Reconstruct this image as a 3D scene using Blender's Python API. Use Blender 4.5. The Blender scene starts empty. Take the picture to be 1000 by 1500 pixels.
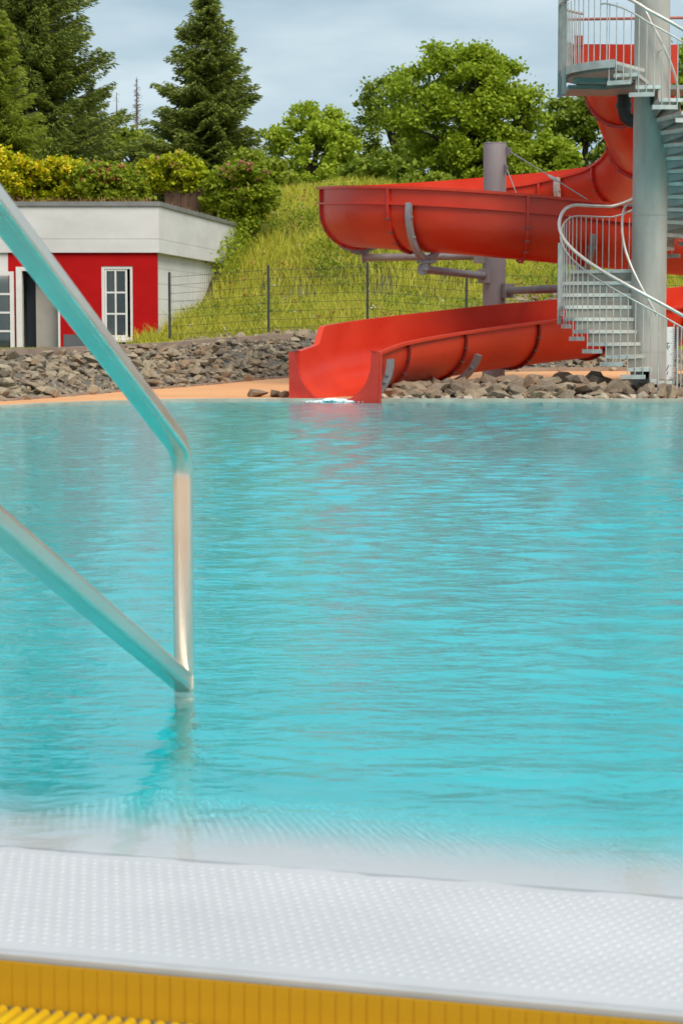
import bpy, math, random
import numpy as np
from mathutils import Vector, Matrix, noise as mnoise

R = math.radians
rng = np.random.default_rng(7)
random.seed(7)
SC = bpy.context.scene
COL = SC.collection

# ------------------------------------------------------------------ camera
cam_d = bpy.data.cameras.new("camera")
cam = bpy.data.objects.new("camera", cam_d)
COL.objects.link(cam)
cam.location = (0, 0, 1.0)
cam.rotation_euler = (R(90) - math.atan(260 / 3000), 0, 0)
cam_d.sensor_fit = 'VERTICAL'
cam_d.sensor_height = 36
cam_d.lens = 72
cam_d.clip_start = 0.05
cam_d.clip_end = 3000
cam_d.dof.use_dof = True
cam_d.dof.focus_distance = 14
cam_d.dof.aperture_fstop = 10
SC.camera = cam

# ------------------------------------------------------------------ sky and sun
SUN_EL, SUN_AZ = R(50), R(148)       # azimuth clockwise from +Y: behind the camera, to the right
w = bpy.data.worlds.new("World")
SC.world = w
w.use_nodes = True
nt = w.node_tree
N, L = nt.nodes, nt.links
N.clear()
sky = N.new("ShaderNodeTexSky")
sky.sky_type = 'NISHITA'
sky.sun_disc = False
sky.sun_elevation = SUN_EL
sky.sun_rotation = SUN_AZ
sky.air_density = 1.0
sky.dust_density = 1.5
tc = N.new("ShaderNodeTexCoord")
sep = N.new("ShaderNodeSeparateXYZ")
L.new(tc.outputs["Generated"], sep.inputs[0])
zc = N.new("ShaderNodeMath"); zc.operation = 'ADD'; zc.inputs[1].default_value = 0.16
L.new(sep.outputs["Z"], zc.inputs[0])
zm = N.new("ShaderNodeMath"); zm.operation = 'MAXIMUM'; zm.inputs[1].default_value = 0.08
L.new(zc.outputs[0], zm.inputs[0])
dx = N.new("ShaderNodeMath"); dx.operation = 'DIVIDE'
dy = N.new("ShaderNodeMath"); dy.operation = 'DIVIDE'
L.new(sep.outputs["X"], dx.inputs[0]); L.new(zm.outputs[0], dx.inputs[1])
L.new(sep.outputs["Y"], dy.inputs[0]); L.new(zm.outputs[0], dy.inputs[1])
cmb = N.new("ShaderNodeCombineXYZ")
L.new(dx.outputs[0], cmb.inputs["X"]); L.new(dy.outputs[0], cmb.inputs["Y"])
cn = N.new("ShaderNodeTexNoise")
cn.inputs["Scale"].default_value = 2.6
cn.inputs["Detail"].default_value = 7
cn.inputs["Roughness"].default_value = 0.55
cn.inputs["Distortion"].default_value = 0.4
L.new(cmb.outputs[0], cn.inputs["Vector"])
ccov = N.new("ShaderNodeValToRGB")           # how much cloud
ccov.color_ramp.elements[0].position = 0.30
ccov.color_ramp.elements[0].color = (0.75, 0.75, 0.75, 1)
ccov.color_ramp.elements[1].position = 0.70
ccov.color_ramp.elements[1].color = (0.97, 0.97, 0.97, 1)
L.new(cn.outputs["Fac"], ccov.inputs[0])
cn2 = N.new("ShaderNodeTexNoise")
cn2.inputs["Scale"].default_value = 1.9
cn2.inputs["Detail"].default_value = 5
L.new(cmb.outputs[0], cn2.inputs["Vector"])
ccol = N.new("ShaderNodeValToRGB")           # grey bases to pale tops
ccol.color_ramp.elements[0].position = 0.38
ccol.color_ramp.elements[0].color = (3.9, 5.3, 6.2, 1)
ccol.color_ramp.elements[1].position = 0.64
ccol.color_ramp.elements[1].color = (6.2, 7.4, 8.0, 1)
L.new(cn2.outputs["Fac"], ccol.inputs[0])
mx = N.new("ShaderNodeMix"); mx.data_type = 'RGBA'
L.new(ccov.outputs[0], mx.inputs["Factor"])
L.new(sky.outputs[0], mx.inputs["A"])
L.new(ccol.outputs[0], mx.inputs["B"])
bg = N.new("ShaderNodeBackground")
bg.inputs["Strength"].default_value = 0.1
L.new(mx.outputs["Result"], bg.inputs["Color"])
wo = N.new("ShaderNodeOutputWorld")
L.new(bg.outputs[0], wo.inputs[0])

sl = bpy.data.lights.new("sun", 'SUN')
sl.energy = 3.0
sl.angle = R(38)
sl.color = (1.0, 0.93, 0.82)
so = bpy.data.objects.new("sun", sl)
COL.objects.link(so)
sdir = Vector((math.sin(SUN_AZ) * math.cos(SUN_EL), math.cos(SUN_AZ) * math.cos(SUN_EL), math.sin(SUN_EL)))
so.rotation_euler = sdir.to_track_quat('Z', 'Y').to_euler()
so.location = (0, 0, 60)

SC.view_settings.view_transform = 'Standard'
SC.view_settings.look = 'None'
SC.view_settings.exposure = 0.15
SC.view_settings.gamma = 1.0
SC.render.engine = 'CYCLES'
SC.cycles.max_bounces = 10
SC.cycles.transmission_bounces = 6
SC.cycles.transparent_max_bounces = 12
SC.cycles.caustics_refractive = True
SC.cycles.caustics_reflective = False
SC.cycles.blur_glossy = 0.5
SC.cycles.sample_clamp_indirect = 20
SC.cycles.use_denoising = True

# ------------------------------------------------------------------ materials
MATS = {}


def newmat(name):
    m = bpy.data.materials.new(name)
    m.use_nodes = True
    MATS[name] = m
    nd = m.node_tree.nodes
    return m, nd, m.node_tree.links, nd["Principled BSDF"]


def mat(name, c1, c2=None, scale=4.0, rough=0.6, metal=0.0, bump=0.0, bscale=30.0, detail=5,
        stretch=(1, 1, 1), r2=None, spec=0.5, coat=0.0, world=False, lo=0.35, hi=0.65):
    m, nd, ln, b = newmat(name)
    c2 = c2 or tuple(x * 0.8 for x in c1)
    t = nd.new("ShaderNodeTexCoord")
    mp = nd.new("ShaderNodeMapping")
    mp.inputs["Scale"].default_value = stretch
    if world:
        g = nd.new("ShaderNodeNewGeometry")
        ln.new(g.outputs["Position"], mp.inputs[0])
    else:
        ln.new(t.outputs["Object"], mp.inputs[0])
    n = nd.new("ShaderNodeTexNoise")
    n.inputs["Scale"].default_value = scale
    n.inputs["Detail"].default_value = detail
    n.inputs["Roughness"].default_value = 0.6
    ln.new(mp.outputs[0], n.inputs["Vector"])
    r = nd.new("ShaderNodeValToRGB")
    r.color_ramp.elements[0].position = lo
    r.color_ramp.elements[0].color = (*c2, 1)
    r.color_ramp.elements[1].position = hi
    r.color_ramp.elements[1].color = (*c1, 1)
    ln.new(n.outputs["Fac"], r.inputs[0])
    ln.new(r.outputs[0], b.inputs["Base Color"])
    b.inputs["Roughness"].default_value = rough
    if r2 is not None:
        mr = nd.new("ShaderNodeMapRange")
        mr.inputs["From Min"].default_value = 0.3
        mr.inputs["From Max"].default_value = 0.7
        mr.inputs["To Min"].default_value = rough
        mr.inputs["To Max"].default_value = r2
        ln.new(n.outputs["Fac"], mr.inputs["Value"])
        ln.new(mr.outputs[0], b.inputs["Roughness"])
    b.inputs["Metallic"].default_value = metal
    b.inputs["Specular IOR Level"].default_value = spec
    b.inputs["Coat Weight"].default_value = coat
    if bump:
        n2 = nd.new("ShaderNodeTexNoise")
        n2.inputs["Scale"].default_value = bscale
        n2.inputs["Detail"].default_value = 6
        ln.new(mp.outputs[0], n2.inputs["Vector"])
        bp = nd.new("ShaderNodeBump")
        bp.inputs["Strength"].default_value = bump
        bp.inputs["Distance"].default_value = 0.02
        ln.new(n2.outputs["Fac"], bp.inputs["Height"])
        ln.new(bp.outputs[0], b.inputs["Normal"])
    return m


def leafmat(name, cols, trans=0.45, rough=0.55):
    """foliage: colour differs leaf by leaf, light passes partly through"""
    m, nd, ln, b = newmat(name)
    g = nd.new("ShaderNodeNewGeometry")
    r = nd.new("ShaderNodeValToRGB")
    r.color_ramp.interpolation = 'LINEAR'
    while len(r.color_ramp.elements) < len(cols):
        r.color_ramp.elements.new(0.5)
    for i, c in enumerate(cols):
        r.color_ramp.elements[i].position = i / (len(cols) - 1)
        r.color_ramp.elements[i].color = (*c, 1)
    ln.new(g.outputs["Random Per Island"], r.inputs[0])
    ln.new(r.outputs[0], b.inputs["Base Color"])
    b.inputs["Roughness"].default_value = rough
    b.inputs["Specular IOR Level"].default_value = 0.3
    tl = nd.new("ShaderNodeBsdfTranslucent")
    ln.new(r.outputs[0], tl.inputs["Color"])
    mxs = nd.new("ShaderNodeMixShader")
    mxs.inputs[0].default_value = trans
    ln.new(b.outputs[0], mxs.inputs[1])
    ln.new(tl.outputs[0], mxs.inputs[2])
    ln.new(mxs.outputs[0], nd["Material Output"].inputs["Surface"])
    return m


def stonemat(name, cols):
    m, nd, ln, b = newmat(name)
    oi = nd.new("ShaderNodeObjectInfo")
    g = nd.new("ShaderNodeNewGeometry")
    ad = nd.new("ShaderNodeMath"); ad.operation = 'ADD'
    fr = nd.new("ShaderNodeMath"); fr.operation = 'FRACT'
    ln.new(oi.outputs["Random"], ad.inputs[0])
    ln.new(g.outputs["Random Per Island"], ad.inputs[1])
    ln.new(ad.outputs[0], fr.inputs[0])
    r = nd.new("ShaderNodeValToRGB")
    while len(r.color_ramp.elements) < len(cols):
        r.color_ramp.elements.new(0.5)
    for i, c in enumerate(cols):
        r.color_ramp.elements[i].position = i / (len(cols) - 1)
        r.color_ramp.elements[i].color = (*c, 1)
    ln.new(fr.outputs[0], r.inputs[0])
    n = nd.new("ShaderNodeTexNoise")
    n.inputs["Scale"].default_value = 9
    n.inputs["Detail"].default_value = 8
    n.inputs["Roughness"].default_value = 0.7
    ln.new(g.outputs["Position"], n.inputs["Vector"])
    mr = nd.new("ShaderNodeMapRange")
    mr.inputs["From Min"].default_value = 0.3
    mr.inputs["From Max"].default_value = 0.7
    mr.inputs["To Min"].default_value = 0.6
    mr.inputs["To Max"].default_value = 1.25
    ln.new(n.outputs["Fac"], mr.inputs["Value"])
    mu = nd.new("ShaderNodeMix"); mu.data_type = 'RGBA'; mu.blend_type = 'MULTIPLY'
    mu.inputs["Factor"].default_value = 1
    ln.new(r.outputs[0], mu.inputs["A"]); ln.new(mr.outputs[0], mu.inputs["B"])
    ln.new(mu.outputs["Result"], b.inputs["Base Color"])
    b.inputs["Roughness"].default_value = 0.85
    bp = nd.new("ShaderNodeBump")
    bp.inputs["Strength"].default_value = 0.6
    bp.inputs["Distance"].default_value = 0.03
    ln.new(n.outputs["Fac"], bp.inputs["Height"]); ln.new(bp.outputs[0], b.inputs["Normal"])
    return m


mat('red_plastic', (0.69, 0.050, 0.016), (0.59, 0.034, 0.011), 1.1, 0.27, r2=0.46, bump=0.05, bscale=3, spec=0.45, detail=9)
mat('red_rim', (0.62, 0.042, 0.022), (0.54, 0.028, 0.014), 4, 0.4)
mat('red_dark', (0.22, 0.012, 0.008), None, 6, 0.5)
mat('bolt', (0.18, 0.12, 0.10), None, 20, 0.45, metal=0.6)
mat('galv', (0.62, 0.60, 0.56), (0.46, 0.45, 0.42), 7, 0.5, metal=0.35, bump=0.1, bscale=60)
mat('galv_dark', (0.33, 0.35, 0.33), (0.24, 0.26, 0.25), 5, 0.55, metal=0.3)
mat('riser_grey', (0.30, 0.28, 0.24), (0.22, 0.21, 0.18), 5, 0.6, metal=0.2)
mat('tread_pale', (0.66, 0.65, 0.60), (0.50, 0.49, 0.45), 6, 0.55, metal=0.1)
mat('column_grey', (0.48, 0.435, 0.385), (0.35, 0.32, 0.285), 2.2, 0.6, metal=0.0, stretch=(1.5, 1.5, 0.35), bump=0.06, bscale=12)
mat('pillar_grey', (0.36, 0.33, 0.34), (0.27, 0.25, 0.26), 2.0, 0.55, metal=0.2, stretch=(1, 1, 0.3), bump=0.05)
mat('arm_grey', (0.34, 0.33, 0.34), (0.26, 0.25, 0.26), 5, 0.5, metal=0.3)
mat('rail_tube', (0.68, 0.62, 0.56), (0.56, 0.50, 0.45), 9, 0.38, metal=0.35)
mat('red_bar', (0.50, 0.14, 0.10), (0.42, 0.11, 0.08), 8, 0.5)
mat('black_pipe', (0.020, 0.022, 0.024), (0.03, 0.03, 0.03), 8, 0.45)
mat('steel', (0.78, 0.71, 0.61), (0.70, 0.63, 0.54), 3, 0.2, metal=0.78, r2=0.28)
mat('lip_steel', (0.56, 0.55, 0.56), (0.46, 0.455, 0.46), 4, 0.45, metal=0.2)
mat('dull_steel', (0.66, 0.62, 0.52), (0.54, 0.50, 0.42), 9, 0.5, metal=0.3)
mat('shaded_yellow', (0.56, 0.31, 0.012), (0.48, 0.26, 0.010), 9, 0.45)  # mirrored yellow of the grate bars, with the lip's shade painted in
mat('gutter_steel', (0.66, 0.60, 0.50), None, 40, 0.25, metal=1.0, r2=0.38)
mat('yellow_plastic', (0.80, 0.52, 0.012), (0.70, 0.43, 0.01), 9, 0.4)
mat('white_steel', (0.585, 0.58, 0.60), (0.51, 0.51, 0.525), 1.7, 0.42, bump=0.05, bscale=25)
mat('white_plaster', (0.76, 0.73, 0.70), (0.66, 0.63, 0.60), 1.2, 0.85, bump=0.12, bscale=40, detail=8, stretch=(1, 1, 0.5))
mat('fascia_white', (0.74, 0.72, 0.70), (0.62, 0.60, 0.58), 0.9, 0.7, bump=0.08, bscale=25, detail=9, stretch=(0.7, 0.7, 1.6))
mat('red_plaster', (0.50, 0.005, 0.006), (0.43, 0.004, 0.005), 1.3, 0.85, spec=0.2, bump=0.12, bscale=50)
mat('plinth_grey', (0.13, 0.135, 0.145), None, 3, 0.8, bump=0.1)
mat('roof_metal', (0.30, 0.29, 0.28), (0.22, 0.215, 0.21), 2, 0.5, metal=0.4)
mat('white_pvc', (0.80, 0.78, 0.74), (0.72, 0.70, 0.66), 3, 0.4)
mat('curtain', (0.60, 0.56, 0.48), (0.46, 0.43, 0.37), 3, 0.9, stretch=(6, 1, 0.4))
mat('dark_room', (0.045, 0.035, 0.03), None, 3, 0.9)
mat('door_grey', (0.42, 0.38, 0.34), (0.36, 0.33, 0.29), 2, 0.7)
mat('door_navy', (0.02, 0.03, 0.045), None, 2, 0.4)
mat('orange_paving', (0.78, 0.385, 0.165), (0.68, 0.32, 0.13), 0.8, 0.8, bump=0.15, bscale=60, detail=9, world=True)
mat('kerb_stone', (0.36, 0.27, 0.21), (0.26, 0.20, 0.16), 2.5, 0.85, bump=0.3, bscale=30, world=True)
mat('coping', (0.50, 0.45, 0.37), (0.36, 0.32, 0.26), 3, 0.8, bump=0.2, world=True)
mat('soil', (0.12, 0.115, 0.035), (0.085, 0.075, 0.03), 1.5, 0.95, bump=0.3, bscale=8, world=True)
mat('gravel', (0.16, 0.14, 0.115), (0.08, 0.07, 0.06), 7, 0.95, bump=0.8, bscale=18, world=True)
mat('deck_tile', (0.52, 0.47, 0.40), (0.44, 0.40, 0.34), 2, 0.7, world=True)
mat('roof_earth', (0.20, 0.11, 0.06), (0.12, 0.08, 0.04), 2, 0.95, bump=0.3, world=True)
mat('fence_green', (0.045, 0.055, 0.05), None, 6, 0.5)
mat('bark', (0.11, 0.085, 0.06), (0.06, 0.045, 0.035), 3, 0.9, bump=0.6, bscale=8, stretch=(3, 3, 0.5))
mat('dead_wood', (0.20, 0.15, 0.12), (0.14, 0.10, 0.08), 3, 0.9)
mat('brown_timber', (0.16, 0.085, 0.055), (0.10, 0.055, 0.04), 2, 0.85, bump=0.4, bscale=10, stretch=(4, 4, 0.4))
mat('concrete', (0.34, 0.30, 0.26), (0.25, 0.22, 0.19), 3, 0.85, bump=0.2, bscale=20)
mat('sign_white', (0.80, 0.79, 0.78), (0.74, 0.73, 0.72), 3, 0.5)
mat('sign_ink', (0.05, 0.05, 0.06), None, 3, 0.6)
mat('foam', (0.85, 0.88, 0.90), (0.78, 0.83, 0.86), 10, 0.5, bump=0.4, bscale=30)
leafmat('maple_leaf', [(0.187, 0.278, 0.019), (0.33, 0.436, 0.029), (0.488, 0.568, 0.039), (0.251, 0.359, 0.023)])
leafmat('lime_leaf', [(0.308, 0.421, 0.032), (0.448, 0.548, 0.044), (0.545, 0.632, 0.058), (0.356, 0.463, 0.036)])
leafmat('dark_leaf', [(0.156, 0.236, 0.026), (0.258, 0.332, 0.032), (0.344, 0.416, 0.044)])
leafmat('soft_leaf', [(0.206, 0.274, 0.029), (0.315, 0.378, 0.037), (0.398, 0.446, 0.047)])
leafmat('spruce_needle', [(0.121, 0.176, 0.034), (0.182, 0.235, 0.037), (0.3, 0.331, 0.046)], 0.15)
leafmat('spruce_needle_blue', [(0.057, 0.088, 0.032), (0.08, 0.112, 0.036), (0.123, 0.15, 0.043)], 0.15)
leafmat('hedge_leaf', [(0.31, 0.366, 0.015), (0.465, 0.532, 0.018), (0.658, 0.659, 0.022)])
leafmat('rose_leaf', [(0.176, 0.26, 0.019), (0.307, 0.382, 0.024), (0.451, 0.503, 0.031)])
leafmat('yellow_petal', [(0.688, 0.52, 0.01), (0.85, 0.676, 0.02)], 0.2)
leafmat('pink_petal', [(0.50, 0.10, 0.16), (0.62, 0.20, 0.24), (0.42, 0.07, 0.10)], 0.2)
leafmat('red_petal', [(0.42, 0.07, 0.05), (0.50, 0.15, 0.08)], 0.2)
leafmat('white_petal', [(0.70, 0.68, 0.58), (0.78, 0.76, 0.70)], 0.2)
leafmat('orange_seed', [(0.38, 0.20, 0.05), (0.48, 0.28, 0.08)], 0.2)
leafmat('meadow', [(0.339, 0.367, 0.033), (0.541, 0.53, 0.049), (0.701, 0.637, 0.085), (0.453, 0.475, 0.04), (0.766, 0.67, 0.13)], 0.35, 0.7)
leafmat('lawn', [(0.243, 0.265, 0.033), (0.373, 0.374, 0.044)], 0.3, 0.7)
leafmat('dry_grass', [(0.30, 0.14, 0.06), (0.38, 0.20, 0.09), (0.22, 0.15, 0.05)], 0.3, 0.8)
leafmat('dead_twig', [(0.16, 0.12, 0.10), (0.22, 0.16, 0.12)], 0.05, 0.9)
stonemat('stone', [(0.184, 0.148, 0.106), (0.307, 0.24, 0.16), (0.38, 0.308, 0.208), (0.233, 0.194, 0.145), (0.331, 0.217, 0.125)])
stonemat('pile_stone', [(0.167, 0.122, 0.085), (0.266, 0.189, 0.125), (0.335, 0.253, 0.169), (0.207, 0.158, 0.113), (0.295, 0.18, 0.109)])
stonemat('sandy_stone', [(0.42, 0.34, 0.25), (0.50, 0.41, 0.31), (0.34, 0.27, 0.20)])


def glassmat(name, tint, fac):
    m, nd, ln, b = newmat(name)
    tr = nd.new("ShaderNodeBsdfTransparent")
    tr.inputs[0].default_value = (*tint, 1)
    gl = nd.new("ShaderNodeBsdfGlossy")
    gl.inputs["Roughness"].default_value = 0.03
    fz = nd.new("ShaderNodeFresnel"); fz.inputs[0].default_value = fac
    mxs = nd.new("ShaderNodeMixShader")
    ln.new(fz.outputs[0], mxs.inputs[0])
    ln.new(tr.outputs[0], mxs.inputs[1]); ln.new(gl.outputs[0], mxs.inputs[2])
    ln.new(mxs.outputs[0], nd["Material Output"].inputs["Surface"])


glassmat('window_glass', (0.86, 0.9, 0.88), 1.8)

EN = (0.2797, 0.9601)          # horizontal normal of the near pool edge, pointing into the pool
EC = 2.935
# pool water: refracting surface, red light absorbed with depth
m, nd, ln, b = newmat('pool_water')
nd.remove(b)
gb = nd.new("ShaderNodeBsdfGlass")
gb.inputs["IOR"].default_value = 1.33
gb.inputs["Roughness"].default_value = 0.0
gg = nd.new("ShaderNodeNewGeometry")
wn = nd.new("ShaderNodeTexNoise")
wn.inputs["Scale"].default_value = 20
wn.inputs["Detail"].default_value = 3
wmp = nd.new("ShaderNodeMapping"); wmp.inputs["Scale"].default_value = (0.55, 1.0, 1.0)
ln.new(gg.outputs["Position"], wmp.inputs[0]); ln.new(wmp.outputs[0], wn.inputs["Vector"])
wb = nd.new("ShaderNodeBump"); wb.inputs["Strength"].default_value = 0.3; wb.inputs["Distance"].default_value = 0.02
wd_ = nd.new("ShaderNodeVectorMath"); wd_.operation = 'DOT_PRODUCT'
wd_.inputs[1].default_value = (EN[0], EN[1], 0)
ln.new(gg.outputs["Position"], wd_.inputs[0])
wr_ = nd.new("ShaderNodeMapRange")           # the thin film over the rim lies calmer than the open pool
wr_.inputs["From Min"].default_value = EC + 0.5
wr_.inputs["From Max"].default_value = EC + 2.0
wr_.inputs["To Min"].default_value = 0.03
wr_.inputs["To Max"].default_value = 0.36
ln.new(wd_.outputs["Value"], wr_.inputs["Value"])
ln.new(wr_.outputs[0], wb.inputs["Strength"])
ln.new(wn.outputs["Fac"], wb.inputs["Height"]); ln.new(wb.outputs[0], gb.inputs["Normal"])
ln.new(gb.outputs[0], nd["Material Output"].inputs["Surface"])
va = nd.new("ShaderNodeVolumeAbsorption")
va.inputs["Color"].default_value = (0.02, 0.96, 0.97, 1)
va.inputs["Density"].default_value = 1.0
ln.new(va.outputs[0], nd["Material Output"].inputs["Volume"])

# pool floor: white steel sheet at the rim, pale aqua lining beyond it
m, nd, ln, b = newmat('pool_lining')
g = nd.new("ShaderNodeNewGeometry")
sp = nd.new("ShaderNodeSeparateXYZ"); ln.new(g.outputs["Position"], sp.inputs[0])
m1 = nd.new("ShaderNodeMath"); m1.operation = 'MULTIPLY'; m1.inputs[1].default_value = EN[0]
m2 = nd.new("ShaderNodeMath"); m2.operation = 'MULTIPLY_ADD'; m2.inputs[1].default_value = EN[1]
ln.new(sp.outputs["X"], m1.inputs[0]); ln.new(sp.outputs["Y"], m2.inputs[0]); ln.new(m1.outputs[0], m2.inputs[2])
nz = nd.new("ShaderNodeTexNoise"); nz.inputs["Scale"].default_value = 5; nz.inputs["Detail"].default_value = 6
ln.new(g.outputs["Position"], nz.inputs["Vector"])
m3 = nd.new("ShaderNodeMath"); m3.operation = 'MULTIPLY_ADD'; m3.inputs[1].default_value = 0.35
ln.new(nz.outputs["Fac"], m3.inputs[0]); ln.new(m2.outputs[0], m3.inputs[2])
mr = nd.new("ShaderNodeMapRange")
mr.inputs["From Min"].default_value = EC + 0.175 + 0.75
mr.inputs["From Max"].default_value = EC + 0.175 + 1.7
ln.new(m3.outputs[0], mr.inputs["Value"])
cm = nd.new("ShaderNodeMix"); cm.data_type = 'RGBA'
cm.inputs["A"].default_value = (0.80, 0.80, 0.82, 1)
cm.inputs["B"].default_value = (0.24, 0.87, 0.91, 1)
ln.new(mr.outputs[0], cm.inputs["Factor"]); ln.new(cm.outputs["Result"], b.inputs["Base Color"])
b.inputs["Roughness"].default_value = 0.5

# ------------------------------------------------------------------ mesh helpers


def tag(o, label=None, cat=None, group=None, kind=None):
    if label: o["label"] = label
    if cat: o["category"] = cat
    if group: o["group"] = group
    if kind: o["kind"] = kind
    return o


def empty(name, loc=(0, 0, 0)):
    o = bpy.data.objects.new(name, None)
    o.location = loc
    o.empty_display_size = 0.3
    COL.objects.link(o)
    return o


def link(name, me, parent=None):
    o = bpy.data.objects.new(name, me)
    COL.objects.link(o)
    if parent is not None:
        o.parent = parent
        # geometry is built in world coordinates; a part's own frame is the world frame
        o.matrix_parent_inverse = Matrix.Translation(-parent.location) if parent.parent is None else Matrix.Identity(4)
    return o


def npmesh(name, V, F, material, parent=None, smooth=False, sharp=None):
    V = np.asarray(V, dtype=np.float32)
    F = np.asarray(F, dtype=np.int32)
    k = F.shape[1]
    me = bpy.data.meshes.new(name)
    me.vertices.add(len(V)); me.vertices.foreach_set("co", V.ravel())
    me.loops.add(F.size); me.loops.foreach_set("vertex_index", F.ravel())
    me.polygons.add(len(F))
    me.polygons.foreach_set("loop_start", np.arange(0, F.size, k, dtype=np.int32))
    me.polygons.foreach_set("loop_total", np.full(len(F), k, dtype=np.int32))
    if smooth:
        me.polygons.foreach_set("use_smooth", np.ones(len(F), dtype=bool))
    me.update(calc_edges=True)
    if smooth and sharp:
        me.set_sharp_from_angle(angle=R(sharp))
    me.materials.append(MATS[material])
    return link(name, me, parent)


class MB:
    """collects boxes, tubes, prisms into one mesh"""

    def __init__(s):
        s.v = []; s.f = []

    def add(s, V, F):
        n = len(s.v)
        s.v += [tuple(p) for p in V]
        s.f += [tuple(i + n for i in f) for f in F]
        return s

    def box(s, x0, y0, z0, x1, y1, z1):
        V = [(x0, y0, z0), (x1, y0, z0), (x1, y1, z0), (x0, y1, z0), (x0, y0, z1), (x1, y0, z1), (x1, y1, z1), (x0, y1, z1)]
        F = [(3, 2, 1, 0), (4, 5, 6, 7), (0, 1, 5, 4), (1, 2, 6, 5), (2, 3, 7, 6), (3, 0, 4, 7)]
        return s.add(V, F)

    def prism(s, poly, z0, z1):
        """poly ccw in xy"""
        n = len(poly)
        V = [(x, y, z0) for x, y in poly] + [(x, y, z1) for x, y in poly]
        F = [tuple(reversed(range(n))), tuple(range(n, 2 * n))]
        F += [(i, (i + 1) % n, n + (i + 1) % n, n + i) for i in range(n)]
        return s.add(V, F)

    def slab(s, pts, axis, d):
        """extrude a closed 3-D outline along vector d"""
        d = Vector(d); n = len(pts)
        V = [Vector(p) for p in pts] + [Vector(p) + d for p in pts]
        F = [tuple(reversed(range(n))), tuple(range(n, 2 * n))]
        F += [(i, (i + 1) % n, n + (i + 1) % n, n + i) for i in range(n)]
        return s.add(V, F)

    def bar(s, p, q, wd, ht, up=(0, 0, 1)):
        p = Vector(p); q = Vector(q); t = (q - p).normalized()
        u = Vector(up); r = t.cross(u)
        if r.length < 1e-4: r = t.cross(Vector((0, 1, 0)))
        r.normalize(); u = r.cross(t)
        c = [r * (-wd / 2) - u * (ht / 2), r * (wd / 2) - u * (ht / 2), r * (wd / 2) + u * (ht / 2), r * (-wd / 2) + u * (ht / 2)]
        V = [p + k for k in c] + [q + k for k in c]
        F = [(3, 2, 1, 0), (4, 5, 6, 7), (0, 1, 5, 4), (1, 2, 6, 5), (2, 3, 7, 6), (3, 0, 4, 7)]
        return s.add(V, F)

    def tube(s, pts, r, seg=10, cap=True, square=0):
        pts = [Vector(p) for p in pts]
        n = len(pts)
        rad = r if isinstance(r, (list, tuple)) else [r] * n
        t0 = (pts[1] - pts[0]).normalized()
        a = t0.orthogonal().normalized()
        V = []
        for i, p in enumerate(pts):
            if i == 0: t = t0
            elif i == n - 1: t = (pts[i] - pts[i - 1]).normalized()
            else: t = ((pts[i + 1] - pts[i]).normalized() + (pts[i] - pts[i - 1]).normalized()).normalized()
            a = (a - t * a.dot(t)).normalized()
            b_ = t.cross(a)
            for k in range(seg):
                an = 2 * math.pi * k / seg
                f_ = 1.0
                if square:
                    e_ = an + math.pi / 4
                    f_ = (abs(math.cos(e_)) ** square + abs(math.sin(e_)) ** square) ** (-1 / square)
                V.append(p + (a * math.cos(an) + b_ * math.sin(an)) * (rad[i] * f_))
        F = []
        for i in range(n - 1):
            for k in range(seg):
                F.append((i * seg + k, i * seg + (k + 1) % seg, (i + 1) * seg + (k + 1) % seg, (i + 1) * seg + k))
        if cap:
            F.append(tuple(reversed(range(seg)))); F.append(tuple(range((n - 1) * seg, n * seg)))
        return s.add(V, F)

    def build(s, name, material, parent=None, smooth=None):
        me = bpy.data.meshes.new(name)
        me.from_pydata([tuple(p) for p in s.v], [], s.f)
        me.update()
        if smooth:
            for p in me.polygons: p.use_smooth = True
            me.set_sharp_from_angle(angle=R(smooth))
        me.materials.append(MATS[material])
        return link(name, me, parent)


def bevel(o, wd, seg=2):
    md = o.modifiers.new("bevel", 'BEVEL')
    md.width = wd; md.segments = seg; md.limit_method = 'ANGLE'; md.angle_limit = R(40)
    return o


def catmull(P, step):
    """evenly spaced samples on a Catmull-Rom spline"""
    P = np.array(P, float)
    Q = np.vstack([2 * P[0] - P[1], P, 2 * P[-1] - P[-2]])
    out = []
    for i in range(1, len(Q) - 2):
        t = np.linspace(0, 1, 40, endpoint=False)[:, None]
        a, b_, c, d = Q[i - 1], Q[i], Q[i + 1], Q[i + 2]
        out.append(0.5 * (2 * b_ + (c - a) * t + (2 * a - 5 * b_ + 4 * c - d) * t ** 2 + (3 * b_ - a - 3 * c + d) * t ** 3))
    out.append(P[-1][None, :])
    C = np.vstack(out)
    s = np.concatenate([[0], np.cumsum(np.linalg.norm(np.diff(C, axis=0), axis=1))])
    n = int(round(s[-1] / step)) + 1
    u = np.linspace(0, s[-1], n)
    return np.stack([np.interp(u, s, C[:, k]) for k in range(P.shape[1])], 1), u


def sstep(x, a, b_):
    t = np.clip((x - a) / (b_ - a), 0, 1)
    return t * t * (3 - 2 * t)


class VNoise:
    """smooth 2-D value noise on arrays"""

    def __init__(s, seed):
        s.t = np.random.default_rng(seed).random((256, 256))

    def __call__(s, x, y):
        xi = np.floor(x).astype(int); yi = np.floor(y).astype(int)
        fx = x - xi; fy = y - yi
        fx = fx * fx * (3 - 2 * fx); fy = fy * fy * (3 - 2 * fy)
        g = lambda i, j: s.t[i % 256, j % 256]
        return ((g(xi, yi) * (1 - fx) + g(xi + 1, yi) * fx) * (1 - fy) + (g(xi, yi + 1) * (1 - fx) + g(xi + 1, yi + 1) * fx) * fy) - 0.5


vn = VNoise(3)

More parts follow.
